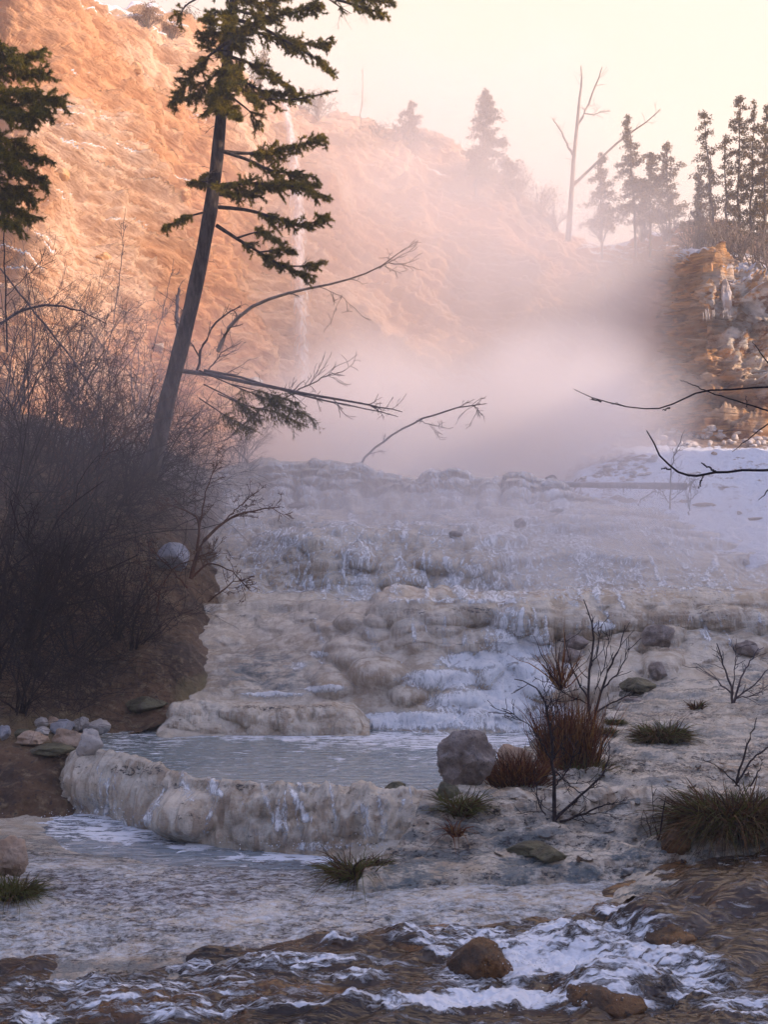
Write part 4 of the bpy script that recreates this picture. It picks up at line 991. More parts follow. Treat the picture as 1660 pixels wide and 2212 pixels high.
# ------------------------------------------------------------------ far trees
def conifer(u, vb, vt, d, wpx, seed, label, lean=0, dens=1.0, bare=.1, group='conifers along the skyline', gaps=.25, leaf=None, curve=.8, trunk_px=6):
    R = np.random.default_rng(seed); base = P(u, vb, d); top = P(u+lean, vt, d); H = (top-base).length
    root = empty('conifer_tree', base, label, 'tree', group)
    T = Tubes(); n = 12; t = np.linspace(0, 1, n)[:, None]
    b = np.array(base); tp = np.array(top); L = b*(1-t) + tp*t + np.concatenate([R.normal(size=(n, 1))*.03, 0*t, 0*t], 1)
    L[0, 2] -= 1.2
    T.add(L, np.linspace(px(trunk_px, d)*.5, px(1.2, d)*.5, n)); Wd = px(wpx, d)/2
    C = []; S = []
    nb = int(95*dens*max(H/8, .5))
    for i in range(nb):
        f = bare + (1-bare)*(i + R.uniform())/nb
        if R.uniform() < gaps*.6: continue
        rad = Wd*((1-f)**curve)*R.uniform(.45, 1.15) + Wd*.08; a = R.uniform(0, 6.28)
        rad *= .55 + .8*max(0, min(1, .5 + 1.3*noise(np.array([[f*9.0+seed, math.cos(a)*1.2, math.sin(a)*1.2]]))[0]))
        p0 = b*(1-f) + tp*f; d_ = np.array([math.cos(a), math.sin(a), R.uniform(-.25, .3)])
        e_ = p0 + d_*rad + np.array([0, 0, -.12*rad]); T.add([p0, (p0+e_)/2 + np.array([0, 0, .05*rad]), e_], [px(1.5, d)*.4, px(1., d)*.35, px(.6, d)*.3])
        k = int(6 + 34*rad/Wd*dens)
        tt = R.uniform(.15, 1.05, k)[:, None]
        C.append(p0*(1-tt) + e_*tt + R.normal(size=(k, 3))*np.array([.10, .10, .07])*(.35+rad*.5))
    tube_obj('trunk', T, leaf[1] if leaf else M['bark'], root, 6)
    C = np.concatenate(C); C = np.repeat(C, 5, axis=0) + R.normal(size=(len(C)*5, 3))*px(2.6, d)
    V, F, mk = quads(C, px(6.0, d), R, .34)
    link('crown', mesh_np('crown', V, F, mk, False), leaf[0] if leaf else M['farleaf'], root)
    return root
conifer(1052,395,198,62,150,11,'tall hazy conifer standing alone on the middle of the skyline', dens=1.5)
conifer(888,310,222,60,110,12,'small hazy conifer on the skyline left of the tall lone one', dens=1.0)
conifer(935,345,290,61,30,13,'tiny hazy tree on the ridge just right of the small conifer', dens=.5, bare=.4)
conifer(962,350,305,61,34,14,'little round topped tree between the tiny tree and the tall lone conifer', dens=.5, bare=.3)
conifer(1030,400,330,60,100,15,'short bushy conifer at the left foot of the tall lone one', dens=1.0)
conifer(1095,430,345,63,100,16,'short bushy conifer at the right foot of the tall lone one', dens=1.0, curve=.6)
conifer(1300,510,335,56,110,17,'misty conifer just right of the forked bare snag', dens=1.0)
conifer(1375,505,250,54,120,18,'slender conifer behind the slanting limb of the bare snag', lean=-18, dens=1.0, bare=.15)
conifer(1405,505,330,55,110,19,'broad misty conifer between the slender one and the flat topped one', dens=1.1, curve=.6)
conifer(1447,505,310,53,110,20,'flat topped misty conifer left of the gap in the trees', lean=-6, dens=1.0, curve=.55)
conifer(1510,500,378,47,60,21,'small pinkish conifer at the left end of the sharp right hand trees', dens=.8)
RT = [(1548,545,238,46,54,-26,'sparse leaning conifer at the left of the sharp right hand group',.55,.28),(1572,550,290,45,40,-4,'thin dark conifer second from the left of the right hand group',.5,.15),(1596,560,208,46,60,4,'tallest dark conifer of the right hand group',.75,.15),
      (1622,565,222,45,56,8,'dense conifer with yellowish needles near the right edge',.8,.1),(1650,570,230,44,56,6,'dense conifer cut by the right edge of the picture',.9,.1),(1535,545,330,47,40,2,'short conifer behind the sparse leaning one',.5,.1),(1690,570,200,45,60,0,'conifer just outside the right edge behind the others',.8,.1)]
for i, (u_, vb_, vt_, d_, w_, ln, lb, dn, ba) in enumerate(RT):
    conifer(u_, vb_, vt_, d_, w_*1.6, 40+i, lb, lean=ln, dens=dn*1.15, bare=ba, group='sharp conifers at the right edge', curve=.45, gaps=.5, trunk_px=7)

# bare snags on the skyline
def snag(name, pts_list, d, mat, label, seed, twigs=10, rpx=1.0, cat='tree', group=None, extra_lev=1, sides=6, tl=30):
    R = np.random.default_rng(seed); u0, v0, w0 = pts_list[0][0]
    root_loc = P(u0, v0, d); T = Tubes(); rl = np.array(root_loc)
    for L in pts_list:
        q = interp_line(L, np.linspace(0, 1, 12)); q[1:-1, 0] += R.normal(size=10)*1.0
        W = Pn(q[:, 0], q[:, 1], d + .2*R.normal()) - rl
        T.add(W, q[:, 2]/2/FOC*d*rpx)
        for _ in range(twigs):
            j = R.integers(3, 11); dr = W[j]-W[j-1]; dr = dr/np.linalg.norm(dr) + R.normal(size=3)*.6; dr /= np.linalg.norm(dr)
            grow(T, W[j], dr, px(tl, d)*R.uniform(.4, 1), max(q[j, 2]*.2, .7)/2/FOC*d, extra_lev, R, .4, .1, (1, 4), .6, .6, 4, .6/2/FOC*d)
    V, F = T.build(sides); o = link(name, mesh_np(name, V, F), mat); o.location = root_loc
    return tag(o, label, cat, group)
snag('bare_snag', [[(1228,520,15),(1236,430,11),(1240,330,9),(1250,250,7),(1256,190,5),(1256,142,2)],[(1246,280,6),(1270,230,5),(1290,180,4),(1302,145,2)],[(1238,335,6),(1215,290,4),(1196,255,2)],[(1240,400,8),(1290,350,6),(1345,300,5),(1400,262,3),(1428,235,1.5)],[(1262,245,3),(1285,248,2),(1300,240,1)]],
     56, M['palebark'], 'pale bare snag with a forked top and one long slanting limb', 5, twigs=7)
snag('bare_sapling', [[(778,280,2.5),(782,220,2),(784,145,1)]], 58, M['palebark'], 'thin bare sapling on the skyline right of the waterfall', 6, twigs=6)
# dry bushes on the skyline
def leafy_bush(u, v, wpx, hpx, d, seed, mat, label, n=1400, group='dry bushes along the cliff top'):
    R = np.random.default_rng(seed); base = P(u, v, d); T = Tubes(); C = []
    rx = px(wpx, d)/2; H = px(hpx, d)
    for i in range(26):
        a = R.uniform(0, 6.28); s = R.uniform(0, 1)**.6
        e_ = np.array([math.cos(a)*s*rx, math.sin(a)*s*rx, H*math.sqrt(max(1-s*s, .05))*R.uniform(.6, 1.05)])
        T.add([np.zeros(3)-np.array([0, 0, .3]), e_*.5+R.normal(size=3)*.05, e_], [px(2, d)/2, px(1.3, d)/2, px(.8, d)/2])
        k = n//26; C.append(e_*R.uniform(.45, 1.08, k)[:, None] + R.normal(size=(k, 3))*rx*.13)
    V, F = T.build(4); o = link('dry_bush', mesh_np('dry_bush', V, F), M['palebark']); o.location = base; tag(o, label, 'bush', group)
    V, F, mk = quads(np.concatenate(C), px(5.0, d), R, .3)
    c = link('foliage', mesh_np('foliage', V, F, mk, False), mat); c.parent = o
    return o
leafy_bush(318,48,74,46,46,1,M['bushleaf'],'pale feathery bush on the cliff top left of the big fir')
leafy_bush(372,78,60,38,48,2,M['bushleaf'],'brown feathery bush just below the pale one on the cliff top')
leafy_bush(425,115,60,90,50,3,M['bushleaf'],'grey brown bush behind the big fir trunk on the cliff top')
leafy_bush(395,70,70,70,52,6,M['farleaf'],'dim green bush at the top beside the fir trunk')
leafy_bush(560,175,60,80,54,4,M['farleaf'],'dark bush on the cliff edge left of the waterfall lip')
leafy_bush(688,250,84,66,57,5,M['farleaf'],'dark scrubby bush on the cliff edge right of the waterfall lip')
leafy_bush(810,300,120,36,59,7,M['farleaf'],'low wide hazy bush on the ridge below the bare sapling')
leafy_bush(1170,455,110,60,62,8,M['farleaf'],'rounded hazy bush on the falling ridge left of the snag')
leafy_bush(1120,425,90,70,62,9,M['farleaf'],'taller hazy bush beside the tall lone conifer')
leafy_bush(1000,385,80,60,61,10,M['farleaf'],'low hazy bush on the ridge at the left of the tall lone conifer')
leafy_bush(880,335,90,40,60,11,M['farleaf'],'low hazy bush under the small conifer')

# thicket of bare brush on the right cliff top
for i, (u_, v_, h_, d_, lb) in enumerate([(1495,560,90,45,'grey bare brush at the left corner of the right cliff top'),(1530,560,100,45,'pinkish bare brush above the orange rock pillar'),(1565,575,110,43,'tall pink bare brush under the thin dark conifer'),(1600,580,100,42,'bare brush below the tallest conifer'),(1632,590,110,41,'bare brush under the dense conifer near the right edge'),(1665,600,110,40,'bare brush at the right edge of the cliff top'),(1440,520,60,52,'snowy low brush at the right end of the misty trees'),(1390,520,50,54,'snowy low brush under the slender conifer'),(1300,520,60,57,'bare brush at the foot of the snag'),(1200,500,60,60,'hazy bare brush left of the snag')]):
    shrub('bare_brush', P(u_, v_, d_), px(h_, d_), 60+i, M['palebark'] if i < 6 else M['greytwig'], lb, 'shrub', 'bare brush on the cliff top', stems=12, lev=2, r=.04, rmin=.010, kids=(3, 6), fan=.8)

# ------------------------------------------------------------------ waterfall
def waterfall():
    C = [(612,205,22),(622,260,26),(632,330,32),(640,420,38),(645,520,46),(648,640,52),(652,760,52),(656,870,60),(662,980,70),(664,1040,76)]
    n = 220; t = np.linspace(0, 1, n); q = interp_line(C, t); s = np.linspace(-1, 1, 26)
    dd = np.interp(q[:, 1], [205, 400, 640, 1040], [55.2, 50, 46.5, 42.5]); 
    Uu = q[:, :1] + s[None]*q[:, 2:3]*.5 + 2.0*noise(np.stack([q[:, 1]*.03, 0*t, 0*t], -1))[:, None]
    W = Pn(Uu, q[:, 1:2] + 0*Uu, dd[:, None] - .7*(1-s[None]**2) + 0*Uu)
    W[..., 1] += fbm(W * np.array([2, 2, .2]), 1.0, 3) * .3
    m = (1 - np.abs(s)[None]**2.5) * np.interp(q[:, 1], [205, 600, 900, 1040], [.75, .62, .5, .4])[:, None]
    tag(link('waterfall', mesh_np('waterfall', W.reshape(-1, 3), grid_faces(n, 26), np.stack([m.ravel()]*3, -1)), M['fall']), kind='structure', label='narrow white waterfall dropping down the cliff')
waterfall()

# ------------------------------------------------------------------ left thicket
LT = [(30,1180,15,3.0,'dark',9,.5,'black bare shrub at the left edge level with the blue grey boulder'),(90,1000,18,4.0,'dark',10,.5,'tall tangled bare shrub at the far left under the fir branches'),(150,1230,15,3.0,'dark',9,.6,'dense bare shrub left of the blue grey boulder'),
 (210,1000,19,3.8,'grey',9,.5,'grey bare shrub between the left edge and the fir trunk'),(270,1090,18,3.0,'dark',9,.7,'dark bare shrub at the foot of the leaning fir trunk'),(330,1010,22,3.4,'grey',8,.6,'misty bare shrub right behind the base of the fir trunk'),(60,1400,13,2.4,'dark',9,.7,'low black bare shrub by the left edge above the stones'),
 (160,1420,13.6,1.8,'dark',8,.9,'low dark shrub on the orange bank above the stones'),(20,900,21,4.6,'grey',9,.4,'tall pale twiggy shrub at the left edge below the hanging fir'),(420,1060,23,3.0,'grey',8,.7,'misty bare shrub right of the fir trunk base'),(130,1120,16.5,3.6,'red',7,.5,'reddish bare shrub in the middle of the left thicket'),
 (250,1380,14,1.8,'dark',8,.9,'sprawling dark shrub on the bank below the blue grey boulder'),(290,1400,14.0,1.2,'dark',6,1.0,'low twiggy shrub right above the brown bank face'),(-40,1300,13.5,3.4,'dark',9,.5,'tall black shrub cut by the left edge'),(40,1540,11.5,1.4,'dark',8,.8,'small black shrub behind the heap of stones'),
 (-30,1480,12,2.4,'dark',9,.6,'black shrub at the left edge above the stone heap'),(300,900,26,3.6,'grey',7,.6,'faint bare shrub far behind the fir trunk'),(160,860,24,3.6,'grey',8,.5,'faint tangled shrub below the snow patch on the cliff'),(520,1010,26,2.0,'grey',7,.8,'faint misty shrub at the left end of the top terrace')]
tm = {'dark': M['twig'], 'grey': M['greytwig'], 'red': M['red']}
for i, (u_, v_, d_, h_, c_, st_, fan_, lb) in enumerate(LT):
    h_ *= .72 if v_ < 1150 else .9
    p = hit(u_, v_) if u_ > 0 else P(u_, v_, d_)
    if abs(p.y - d_) > 6: p = P(u_, v_, d_)
    shrub('bare_shrub', p, h_*p.y/d_, 100+i, tm[c_], lb, 'shrub', 'bare shrubs of the left thicket', stems=st_+5, lev=3 if h_ > 1.7 else 2, r=.018 if h_ > 2 else .011, kids=(3, 6), fan=fan_*1.1, spread=.75, wig=.7, up=.05, rmin=.0028 if p.y > 15 else .0022, lean=(.25, -.1))
def undergrowth():
    R = np.random.default_rng(8); T = Tubes()
    for i in range(2600):
        u_ = R.uniform(-260, 430); vmax = 1560 - max(u_-150, 0)*.9
        v_ = R.uniform(930, vmax)
        if u_ > 230 and v_ > 1150 and R.uniform() < .7: continue
        if 300 < u_ < 450 and 1120 < v_ < 1330: continue
        d_ = np.interp(v_, [930, 1050, 1180, 1330, 1560], [24, 19, 16, 13.8, 11.6]) + R.uniform(-1.2, .4)
        b = np.array(P(u_, v_, d_)); L = R.uniform(.4, 1.5)*d_/16
        d = R.normal(size=3)*[1, .7, .5] + [0, 0, .55]; d /= np.linalg.norm(d)
        grow(T, b, d, L, .0035*d_/14, 1, R, .8, -.15, (3, 7), .8, .55, 6, .0016*d_/13)
    V, F = T.build(3)
    return tag(link('undergrowth', mesh_np('undergrowth', V, F), M['twig']), 'dark tangled bramble undergrowth covering the left bank', kind='stuff')
undergrowth()
# reddish shrub with a fork in front of the bank
def line_plant(name, lines, d, mat, label, seed, twigs=5, tl=50, cat='shrub', group=None, rpx=1., lev=1, sides=5, dvar=.3, spread=.55, rmin=.6, up=.1):
    """plant drawn from its main stems; lines of (u,v,width) at distance d"""
    R = np.random.default_rng(seed); loc = P(lines[0][0][0], lines[0][0][1], d); rl = np.array(loc); T = Tubes()
    for L in lines:
        k = 14; q = interp_line(L, np.linspace(0, 1, k)); q[1:-1, :2] = (q[:-2, :2] + q[1:-1, :2]*2 + q[2:, :2])/4
        q[1:-1, 0] += R.normal(size=k-2)*1.2; q[1:-1, 1] += R.normal(size=k-2)*1.0
        dv = (L[0][3] if len(L[0]) > 3 else 0)
        W = Pn(q[:, 0], q[:, 1], d + dv + R.uniform(-dvar, dvar)*np.linspace(0, 1, k)) - rl
        T.add(W, np.maximum(q[:, 2], rmin)/2/FOC*d*rpx)
        for _ in range(twigs):
            j = R.integers(2, k-1); dr = W[j]-W[j-1]; dr = dr/(np.linalg.norm(dr)+1e-9) + R.normal(size=3)*spread; dr /= np.linalg.norm(dr)
            grow(T, W[j], dr, px(tl, d)*R.uniform(.35, 1.1), max(q[j, 2]*.4, rmin*1.3)/2/FOC*d, lev, R, .45, up, (2, 5), .6, .6, 4, rmin/2/FOC*d)
    V, F = T.build(sides); o = link(name, mesh_np(name, V, F), mat); o.location = loc
    return tag(o, label, cat, group)
line_plant('red_stemmed_shrub', [[(412,1250,11),(425,1190,9),(455,1150,7),(500,1115,5),(560,1100,3.5),(605,1095,2)],[(425,1190,7),(432,1140,5),(420,1110,4),(380,1095,2.5),(360,1090,2)],[(430,1140,5),(440,1080,3.5),(452,1040,2.5),(470,1000,1.5)],[(412,1250,6),(450,1215,3.5),(500,1230,2.5),(530,1265,2)],[(485,1125,3),(520,1090,2.5),(560,1060,1.5)],[(405,1270,5),(370,1230,3),(330,1190,2)],[(340,1330,5),(345,1270,3.5),(380,1220,2.5),(470,1195,1.5)],[(345,1290,3),(310,1250,2)],[(450,1300,4),(500,1260,2.5),(550,1245,1.5)]],
   14.5, M['red'], 'reddish stemmed shrub spreading right over the travertine by the blue grey boulder', 71, twigs=9, tl=55, lev=2, rmin=.9)
# bent and fallen bare trees
AR = [('bent_sapling', [[(470,760,11),(490,710,10),(530,670,9),(600,635,8),(690,620,6),(770,600,4.5),(830,575,3),(878,535,1.5)],[(820,580,2.5),(850,560,2),(880,550,1)],[(690,620,2),(740,640,1.5),(760,665,1)]], 20, 'palebark', 'long bare sapling arching right across the waterfall'),
 ('bent_sapling', [[(425,800,7),(440,740,6),(470,690,5),(520,660,3)],[(430,770,4),(400,720,3),(375,690,2)]], 19, 'greytwig', 'short curved sapling just right of the leaning fir trunk'),
 ('fallen_tree', [[(380,800,12),(460,810,11),(560,830,9),(650,850,7),(750,865,5.5),(820,878,4),(870,890,2)],[(440,800,7),(520,815,6),(640,852,5),(740,872,4),(860,900,2)],[(640,845,3.5),(700,815,3),(745,800,2)],[(450,800,4),(480,760,3),(520,740,2)],[(500,940,4),(570,880,4),(640,850,3)]], 21, 'greytwig', 'fallen bare tree lying out to the right over the mist'),
 ('bent_sapling', [[(782,1000,6),(800,975,5.5),(850,935,5),(910,905,4.5),(970,885,4),(1052,872,2)],[(1020,876,2.5),(1032,880,2),(1035,895,1.5)],[(900,908,2),(960,925,1.2)]], 25.5, 'greytwig', 'arched bare sapling rising from the top terrace in the mist'),
 ('bent_sapling', [[(0,700,7),(50,665,7),(110,658,6),(170,668,4),(230,700,2)]], 14, 'greytwig', 'pale bent stem arching over the left thicket'),
 ('bent_sapling', [[(0,580,4),(60,660,5),(130,740,5),(190,830,4),(240,900,3)]], 16, 'greytwig', 'straight pale stem slanting down right through the left thicket'),
 ('bent_sapling', [[(480,980,4),(500,960,4),(525,985,3),(535,1000,2)]], 22, 'twig', 'small hooped twig at the left end of the top terrace'),
 ('bare_sapling', [[(384,720,8),(382,680,9),(383,640,9),(386,622,6)]], 24, 'greytwig', 'broken grey stump standing just left of the fir trunk'),
 ('bare_sapling', [[(330,760,2.5),(360,640,2),(375,560,1.2)],[(345,700,1.5),(375,650,1)]], 24, 'greytwig', 'thin bare sapling in front of the cliff left of the fir trunk'),
 ('bare_sapling', [[(15,760,5),(12,620,4),(8,500,3),(2,440,2)],[(12,640,2.5),(60,590,2),(120,560,1)]], 15, 'twig', 'bare upright sapling at the left edge above the thicket'),
 ('bare_sapling', [[(245,700,3),(262,560,2.2),(270,450,1.2)]], 26, 'greytwig', 'hair thin sapling against the orange cliff')]
for i, (nm, L, d_, mt, lb) in enumerate(AR):
    line_plant(nm, L, d_, M[mt], lb, 200+i, twigs=9 if i in (2,) else 6, tl=70 if i in (0, 2) else 40, cat='tree' if 'tree' in nm else 'sapling', lev=1, rmin=.9, rpx=.9)
# hanging needle bough beneath the fallen tree
def low_bough():
    R = np.random.default_rng(77); d0 = 20; T = Tubes(); S = []; B = []
    base = P(400, 820, d0)
    for pp in [[(430,800),(520,840),(600,870),(680,905)],[(470,850),(540,880),(600,890),(650,915)],[(440,830),(520,870),(560,910)],[(500,830),(580,850),(640,870)],[(430,860),(490,900),(540,925)]]:
        fir_branch(T, S, B, [P(a, b, d0+R.uniform(-.3, .3)) - base for a, b in pp], R, 1.0, .3, .55, .014, .6, .3)
    o = tube_obj('fir_bough', T, M['greytwig'], None, 4); o.location = base
    tag(o, 'dim needled bough drooping below the fallen bare tree', 'branch')
    V, F, mk = needles(S, R, .05, .030, .0045, 3, np.array(B)*.1)
    c = link('needles', mesh_np('needles', V, F, mk, False), M['needle']); c.parent = o
low_bough()

# ------------------------------------------------------------------ rocks
rock_at(370,1232,74,62,M['blue'],21,'smooth blue grey boulder on the left bank', sink=.2, rough=.12, ang=.6, res=5)
RK = [(143,1622,62,40,'pink','flat tan stone at the front of the left heap'),(190,1632,50,46,'pale','pale blue stone at the right front of the heap'),(200,1592,52,30,'pale','creamy flat stone at the back right of the heap'),(128,1595,44,34,'blue','blue grey stone in the middle of the heap'),(170,1582,36,26,'pale','rounded beige stone at the top of the heap'),
  (88,1575,26,22,'pale','small white stone near the top left of the heap'),(90,1592,26,20,'pale','small beige stone below the white one'),(44,1595,26,18,'dark','small dark stone at the left of the heap'),(60,1612,60,24,'pink','brown flat stone under the dark one'),(112,1572,22,20,'pink','little pinkish stone behind the blue grey one'),(6,1600,24,28,'blue','blue stone at the left edge of the heap'),(100,1640,80,26,'dark','wide dark stone at the foot of the heap')]
for i, (u_, v_, w_, h_, m_, lb) in enumerate(RK):
    rock_at(u_, v_, w_*1.25, h_*1.2, M[m_], 300+i, lb, name='stone', cat='stone', group='stones heaped on the left bank', sink=.15, rough=.30, ang=1.7)
def pool_rock():
    p = P(1008, 1724, 7.95)
    return rock('boulder', M['grey'], (p.x, p.y+.1, p.z + px(62, 8)), (px(60, 8), px(52, 8), px(63, 8)), 5, 'large pitted grey brown boulder on the pool edge', 'boulder', rough=.42, ang=.8, res=5, rz=.3)
pool_rock()
rock_at(1105,1665,80,56,M['pink'],52,'flat topped tan rock half hidden behind the red grass', depth=8.9)
rock_at(853,1722,52,30,M['dark'],53,'small dark mossy rock on the pool rim', depth=7.9)
rock_at(970,1730,50,40,M['dark'],57,'dark wet stone wedged under the big boulder', depth=7.75)
rock_at(1467,1855,66,64,M['brown'],54,'rounded brown rock in front of the big grass clump', rough=.2)
rock_at(1040,2178,132,128,M['brown'],55,'big rounded wet brown rock in the rapids', depth=5.7, rough=.20, ang=.45, res=5, sink=.1)
rock_at(15,1890,80,80,M['pink'],56,'pale boulder cut by the left edge above the grass', depth=6.9, res=5)
rock_at(1655,2130,80,100,M['brown'],58,'dark brown rock at the right edge of the rapids', depth=5.85, sink=.05)
rock_at(1455,2075,120,66,M['brown'],59,'low dark rock with water sliding over it', depth=5.9, sink=.0)
rock_at(1310,2225,230,90,M['brown'],60,'broad drowned brown rock at the bottom of the rapids', depth=5.35, sink=.3)
rock_at(1560,2030,130,60,M['brown'],83,'flat brown rock under the sliding stream near the right edge', depth=6.3, sink=.3)
rock_at(880,2068,90,34,M['brown'],61,'low drowned rock left of the big brown rock', depth=6.0, sink=.6)
rock_at(1355,1892,34,22,M['pale'],62,'small pale pebble at the lip of the stream', depth=7.0)
rock_at(1445,1905,36,26,M['blue'],63,'small whitish stone in the stream lip', depth=7.0)
rock_at(1190,1862,80,26,M['dark'],64,'flat dark slab under the tall twiggy sapling', name='slab')
rock_at(1150,1850,100,24,M['dark'],65,'mossy flat slab beside the other dark slab', name='slab')
rock_at(1430,1400,76,50,M['grey'],66,'grey boulder lodged in the terrace wall above the shelf')
rock_at(1425,1470,50,40,M['grey'],67,'dim round boulder below the lodged one')
rock_at(1245,1400,60,28,M['grey'],68,'dark flat stone right of the splash')
rock_at(1235,1432,50,34,M['grey'],69,'dark round stone below the flat one beside the splash')
rock_at(1195,1052,44,28,M['grey'],70,'jagged brown rock on the lip at the right end of the top terrace', depth=24.9, ang=2)
rock_at(1205,1107,36,10,M['dark'],72,'flat dark stone below the right end of the top terrace')
rock_at(1125,1140,28,22,M['grey'],73,'small brown rock in the upper terraces')
rock_at(985,1160,30,14,M['grey'],74,'little slanting stone in the upper terraces')
rock_at(640,1098,40,14,M['grey'],75,'flat brown stone at the left of the upper terraces')
rock_at(1615,1220,20,16,M['pale'],78,'lone small stone on the mound below the snow')
rock_at(310,1540,90,34,M['dark'],79,'dark rock at the water edge under the brown bank')
rock_at(1385,1500,80,34,M['dark'],80,'mossy ledge rock at the back of the shelf', depth=12.0)
rock_at(1370,1530,60,28,M['grey'],81,'layered grey ledge rock at the back of the shelf', depth=11.6)
rock_at(1620,1420,60,34,M['grey'],82,'tan boulder at the right end of the terrace wall')
# cliff foot debris
R = np.random.default_rng(15)
spots = []
for i in range(64):
    u_ = R.uniform(1330, 1700); v_ = R.uniform(928, 968) - (u_-1400)*.01; spots.append((u_, v_, R.uniform(10, 30), R.uniform(7, 16)))
for i in range(26):
    spots.append((R.uniform(1230, 1420), R.uniform(985, 1040), R.uniform(10, 26), R.uniform(7, 14)))
for i in range(16):
    spots.append((R.uniform(880, 1180), R.uniform(850, 930), R.uniform(20, 60), R.uniform(16, 34)))
words = ['the cliff foot debris below the layered cliff', 'the rubble by the snow edge near the log', 'the misty rubble below the middle of the cliff']
for i, (u_, v_, w_, h_) in enumerate(spots):
    g_ = 0 if i < 64 else (1 if i < 90 else 2)
    rock_at(u_, v_, w_, h_, M['debris'], 400+i, 'pale angular stone among ' + words[g_], name='rubble_stone', cat='stone', group=words[g_].replace('the ', '', 1), res=3, ang=1.4, rough=.3)
for i, (u_, v_, w_, lb) in enumerate([(1530,1093,60,'dark patch stone in the middle of the snow below the blurred twig'),(1633,1124,50,'dark stone in the snow near the right edge'),(1600,1112,14,'tiny stone just left of the dark stone in the snow'),(1545,983,14,'small brown stone in the snow under the cliff'),(1480,1086,20,'small stone in the snow beside the saplings')]):
    rock_at(u_, v_, w_, 9, M['pink'], 520+i, lb, name='stone', cat='stone', group='stones poking out of the snow', sink=.5, res=3)
for i, (u_, v_, w_, h_, lb) in enumerate([(335,750,44,30,'rounded boulder on the orange cliff left of the leaning fir'),(548,834,40,24,'brown boulder low on the cliff behind the fallen tree'),(290,150,34,20,'tan block high on the orange cliff'),(395,420,40,22,'tan block on the cliff beside the fir trunk'),(130,380,36,22,'tan block on the cliff right of the hanging fir'),(220,560,34,20,'small block on the cliff above the thicket')]):
    rock_at(u_, v_, w_, h_, M['pillar'] if i > 1 else M['debris'], 560+i, lb, name='boulder', cat='boulder', group='boulders on the orange cliff', sink=.5, res=4, rough=.35, ang=1.4)
# orange pillar with icicles
rock('rock_pillar', M['pillar'], P(1531, 618, 38.6), (px(13, 38), px(20, 38), px(66, 38)), 91, 'bright orange rock pillar hanging on the edge of the right cliff', 'rock', rough=.45, ang=1.6, res=5, rz=.2)
rock('rock_pillar', M['debris'], P(1568, 640, 38.3), (px(11, 37), px(14, 37), px(34, 37)), 92, 'whitish icy rock column right of the orange pillar', 'rock', rough=.5, ang=1.4, res=4, rz=.5)
def icicles(u0, u1, v, n, seed, label):
    R = np.random.default_rng(seed); T = Tubes(); b = P((u0+u1)/2, v, 38.0); bb = np.array(b)
    for i in range(n):
        q = np.array(P(R.uniform(u0, u1), v + R.uniform(-8, 4), 38.0)) - bb; L = px(R.uniform(5, 15), 36)
        T.add([q + [0, 0, .15], q, q - [0, 0, L*.6], q - [0, 0, L]], [px(1.2, 36), px(1.0, 36), px(.6, 36), px(.15, 36)])
    o = tube_obj('icicles', T, M['ice'], None, 5); o.location = b; tag(o, label, 'icicles')
icicles(1520, 1546, 682, 8, 1, 'thin icicles hanging below the orange pillar')
icicles(1562, 1590, 680, 8, 2, 'thin icicles hanging below the icy column')

# log in the snow
def log():
    p0 = P(1180, 1046, 26.2); p1 = P(1484, 1050, 24.6); T = Tubes()
    L = interp_line([tuple(p0), tuple(p1)], np.linspace(0, 1, 24)) - np.array(p1)
    T.add(L, np.linspace(px(12, 25), px(17, 25), 24)/2)
    T.add([L[-1], L[-1]+[.02, 0, 0]], [px(17, 25)/2, .001])
    R = np.random.default_rng(2)
    for i in range(26):
        j = R.integers(1, 23); q = L[j]; d_ = np.array([R.uniform(-.5, .2), R.uniform(-.6, .2), R.uniform(-1, -.2)])
        T.add([q, q+d_*.10, q+d_*.25], [.012, .01, .004])
    o = tube_obj('fallen_log', T, M['log'], None, 10); o.location = p1; tag(o, 'long grey weathered log lying on the snow', 'log')
log()

# ------------------------------------------------------------------ saplings in the snow and on the shelf
line_plant('bare_sapling', [[(1448,1108,5),(1450,1050,3.5),(1452,1000,2.5),(1465,970,2),(1480,930,1.2)],[(1448,1090,2.5),(1430,1060,1.5)],[(1450,1080,2.5),(1480,1055,1.5),(1500,1040,1)]], 24, M['greytwig'], 'slender bare sapling standing in the snow behind the blurred twig', 240, twigs=11, tl=44)
line_plant('bare_sapling', [[(1490,1112,4),(1488,1080,3),(1495,1040,2)],[(1488,1090,2),(1510,1060,1.5)]], 22.5, M['greytwig'], 'short bare sapling right of the slender one in the snow', 241, twigs=9, tl=40)
line_plant('bare_sapling', [[(1381,1098,4),(1385,1080,4),(1400,1068,3),(1415,1060,1.5)]], 23, M['twig'], 'crooked dark twig growing from the mound left of the snow saplings', 242, twigs=3, tl=22)
G1 = 'bare saplings on the travertine shelf'
line_plant('bare_sapling', [[(1200,1780,11),(1198,1700,9),(1195,1640,7),(1190,1560,5),(1175,1500,4),(1150,1475,3),(1112,1467,2)],[(1200,1770,8),(1240,1730,6),(1300,1680,5),(1315,1650,3.5),(1318,1610,2)],[(1195,1650,4),(1170,1600,3),(1140,1560,2),(1085,1530,1.5)],[(1198,1700,4),(1230,1660,3),(1250,1600,2)],[(1210,1775,6),(1260,1760,5),(1300,1740,3.5),(1320,1735,2)],[(1190,1570,3),(1200,1530,2),(1215,1490,1.2)],[(1180,1760,4),(1165,1740,3),(1158,1690,2)],[(1196,1660,4),(1225,1690,3),(1262,1720,2)],[(1187,1555,3),(1178,1500,2),(1172,1460,1.2)]],
   7.6, M['twig'], 'dark tangled bare sapling in front of the red grass', 251, twigs=7, tl=62, group=G1, rpx=.95, lev=1, rmin=1.2)
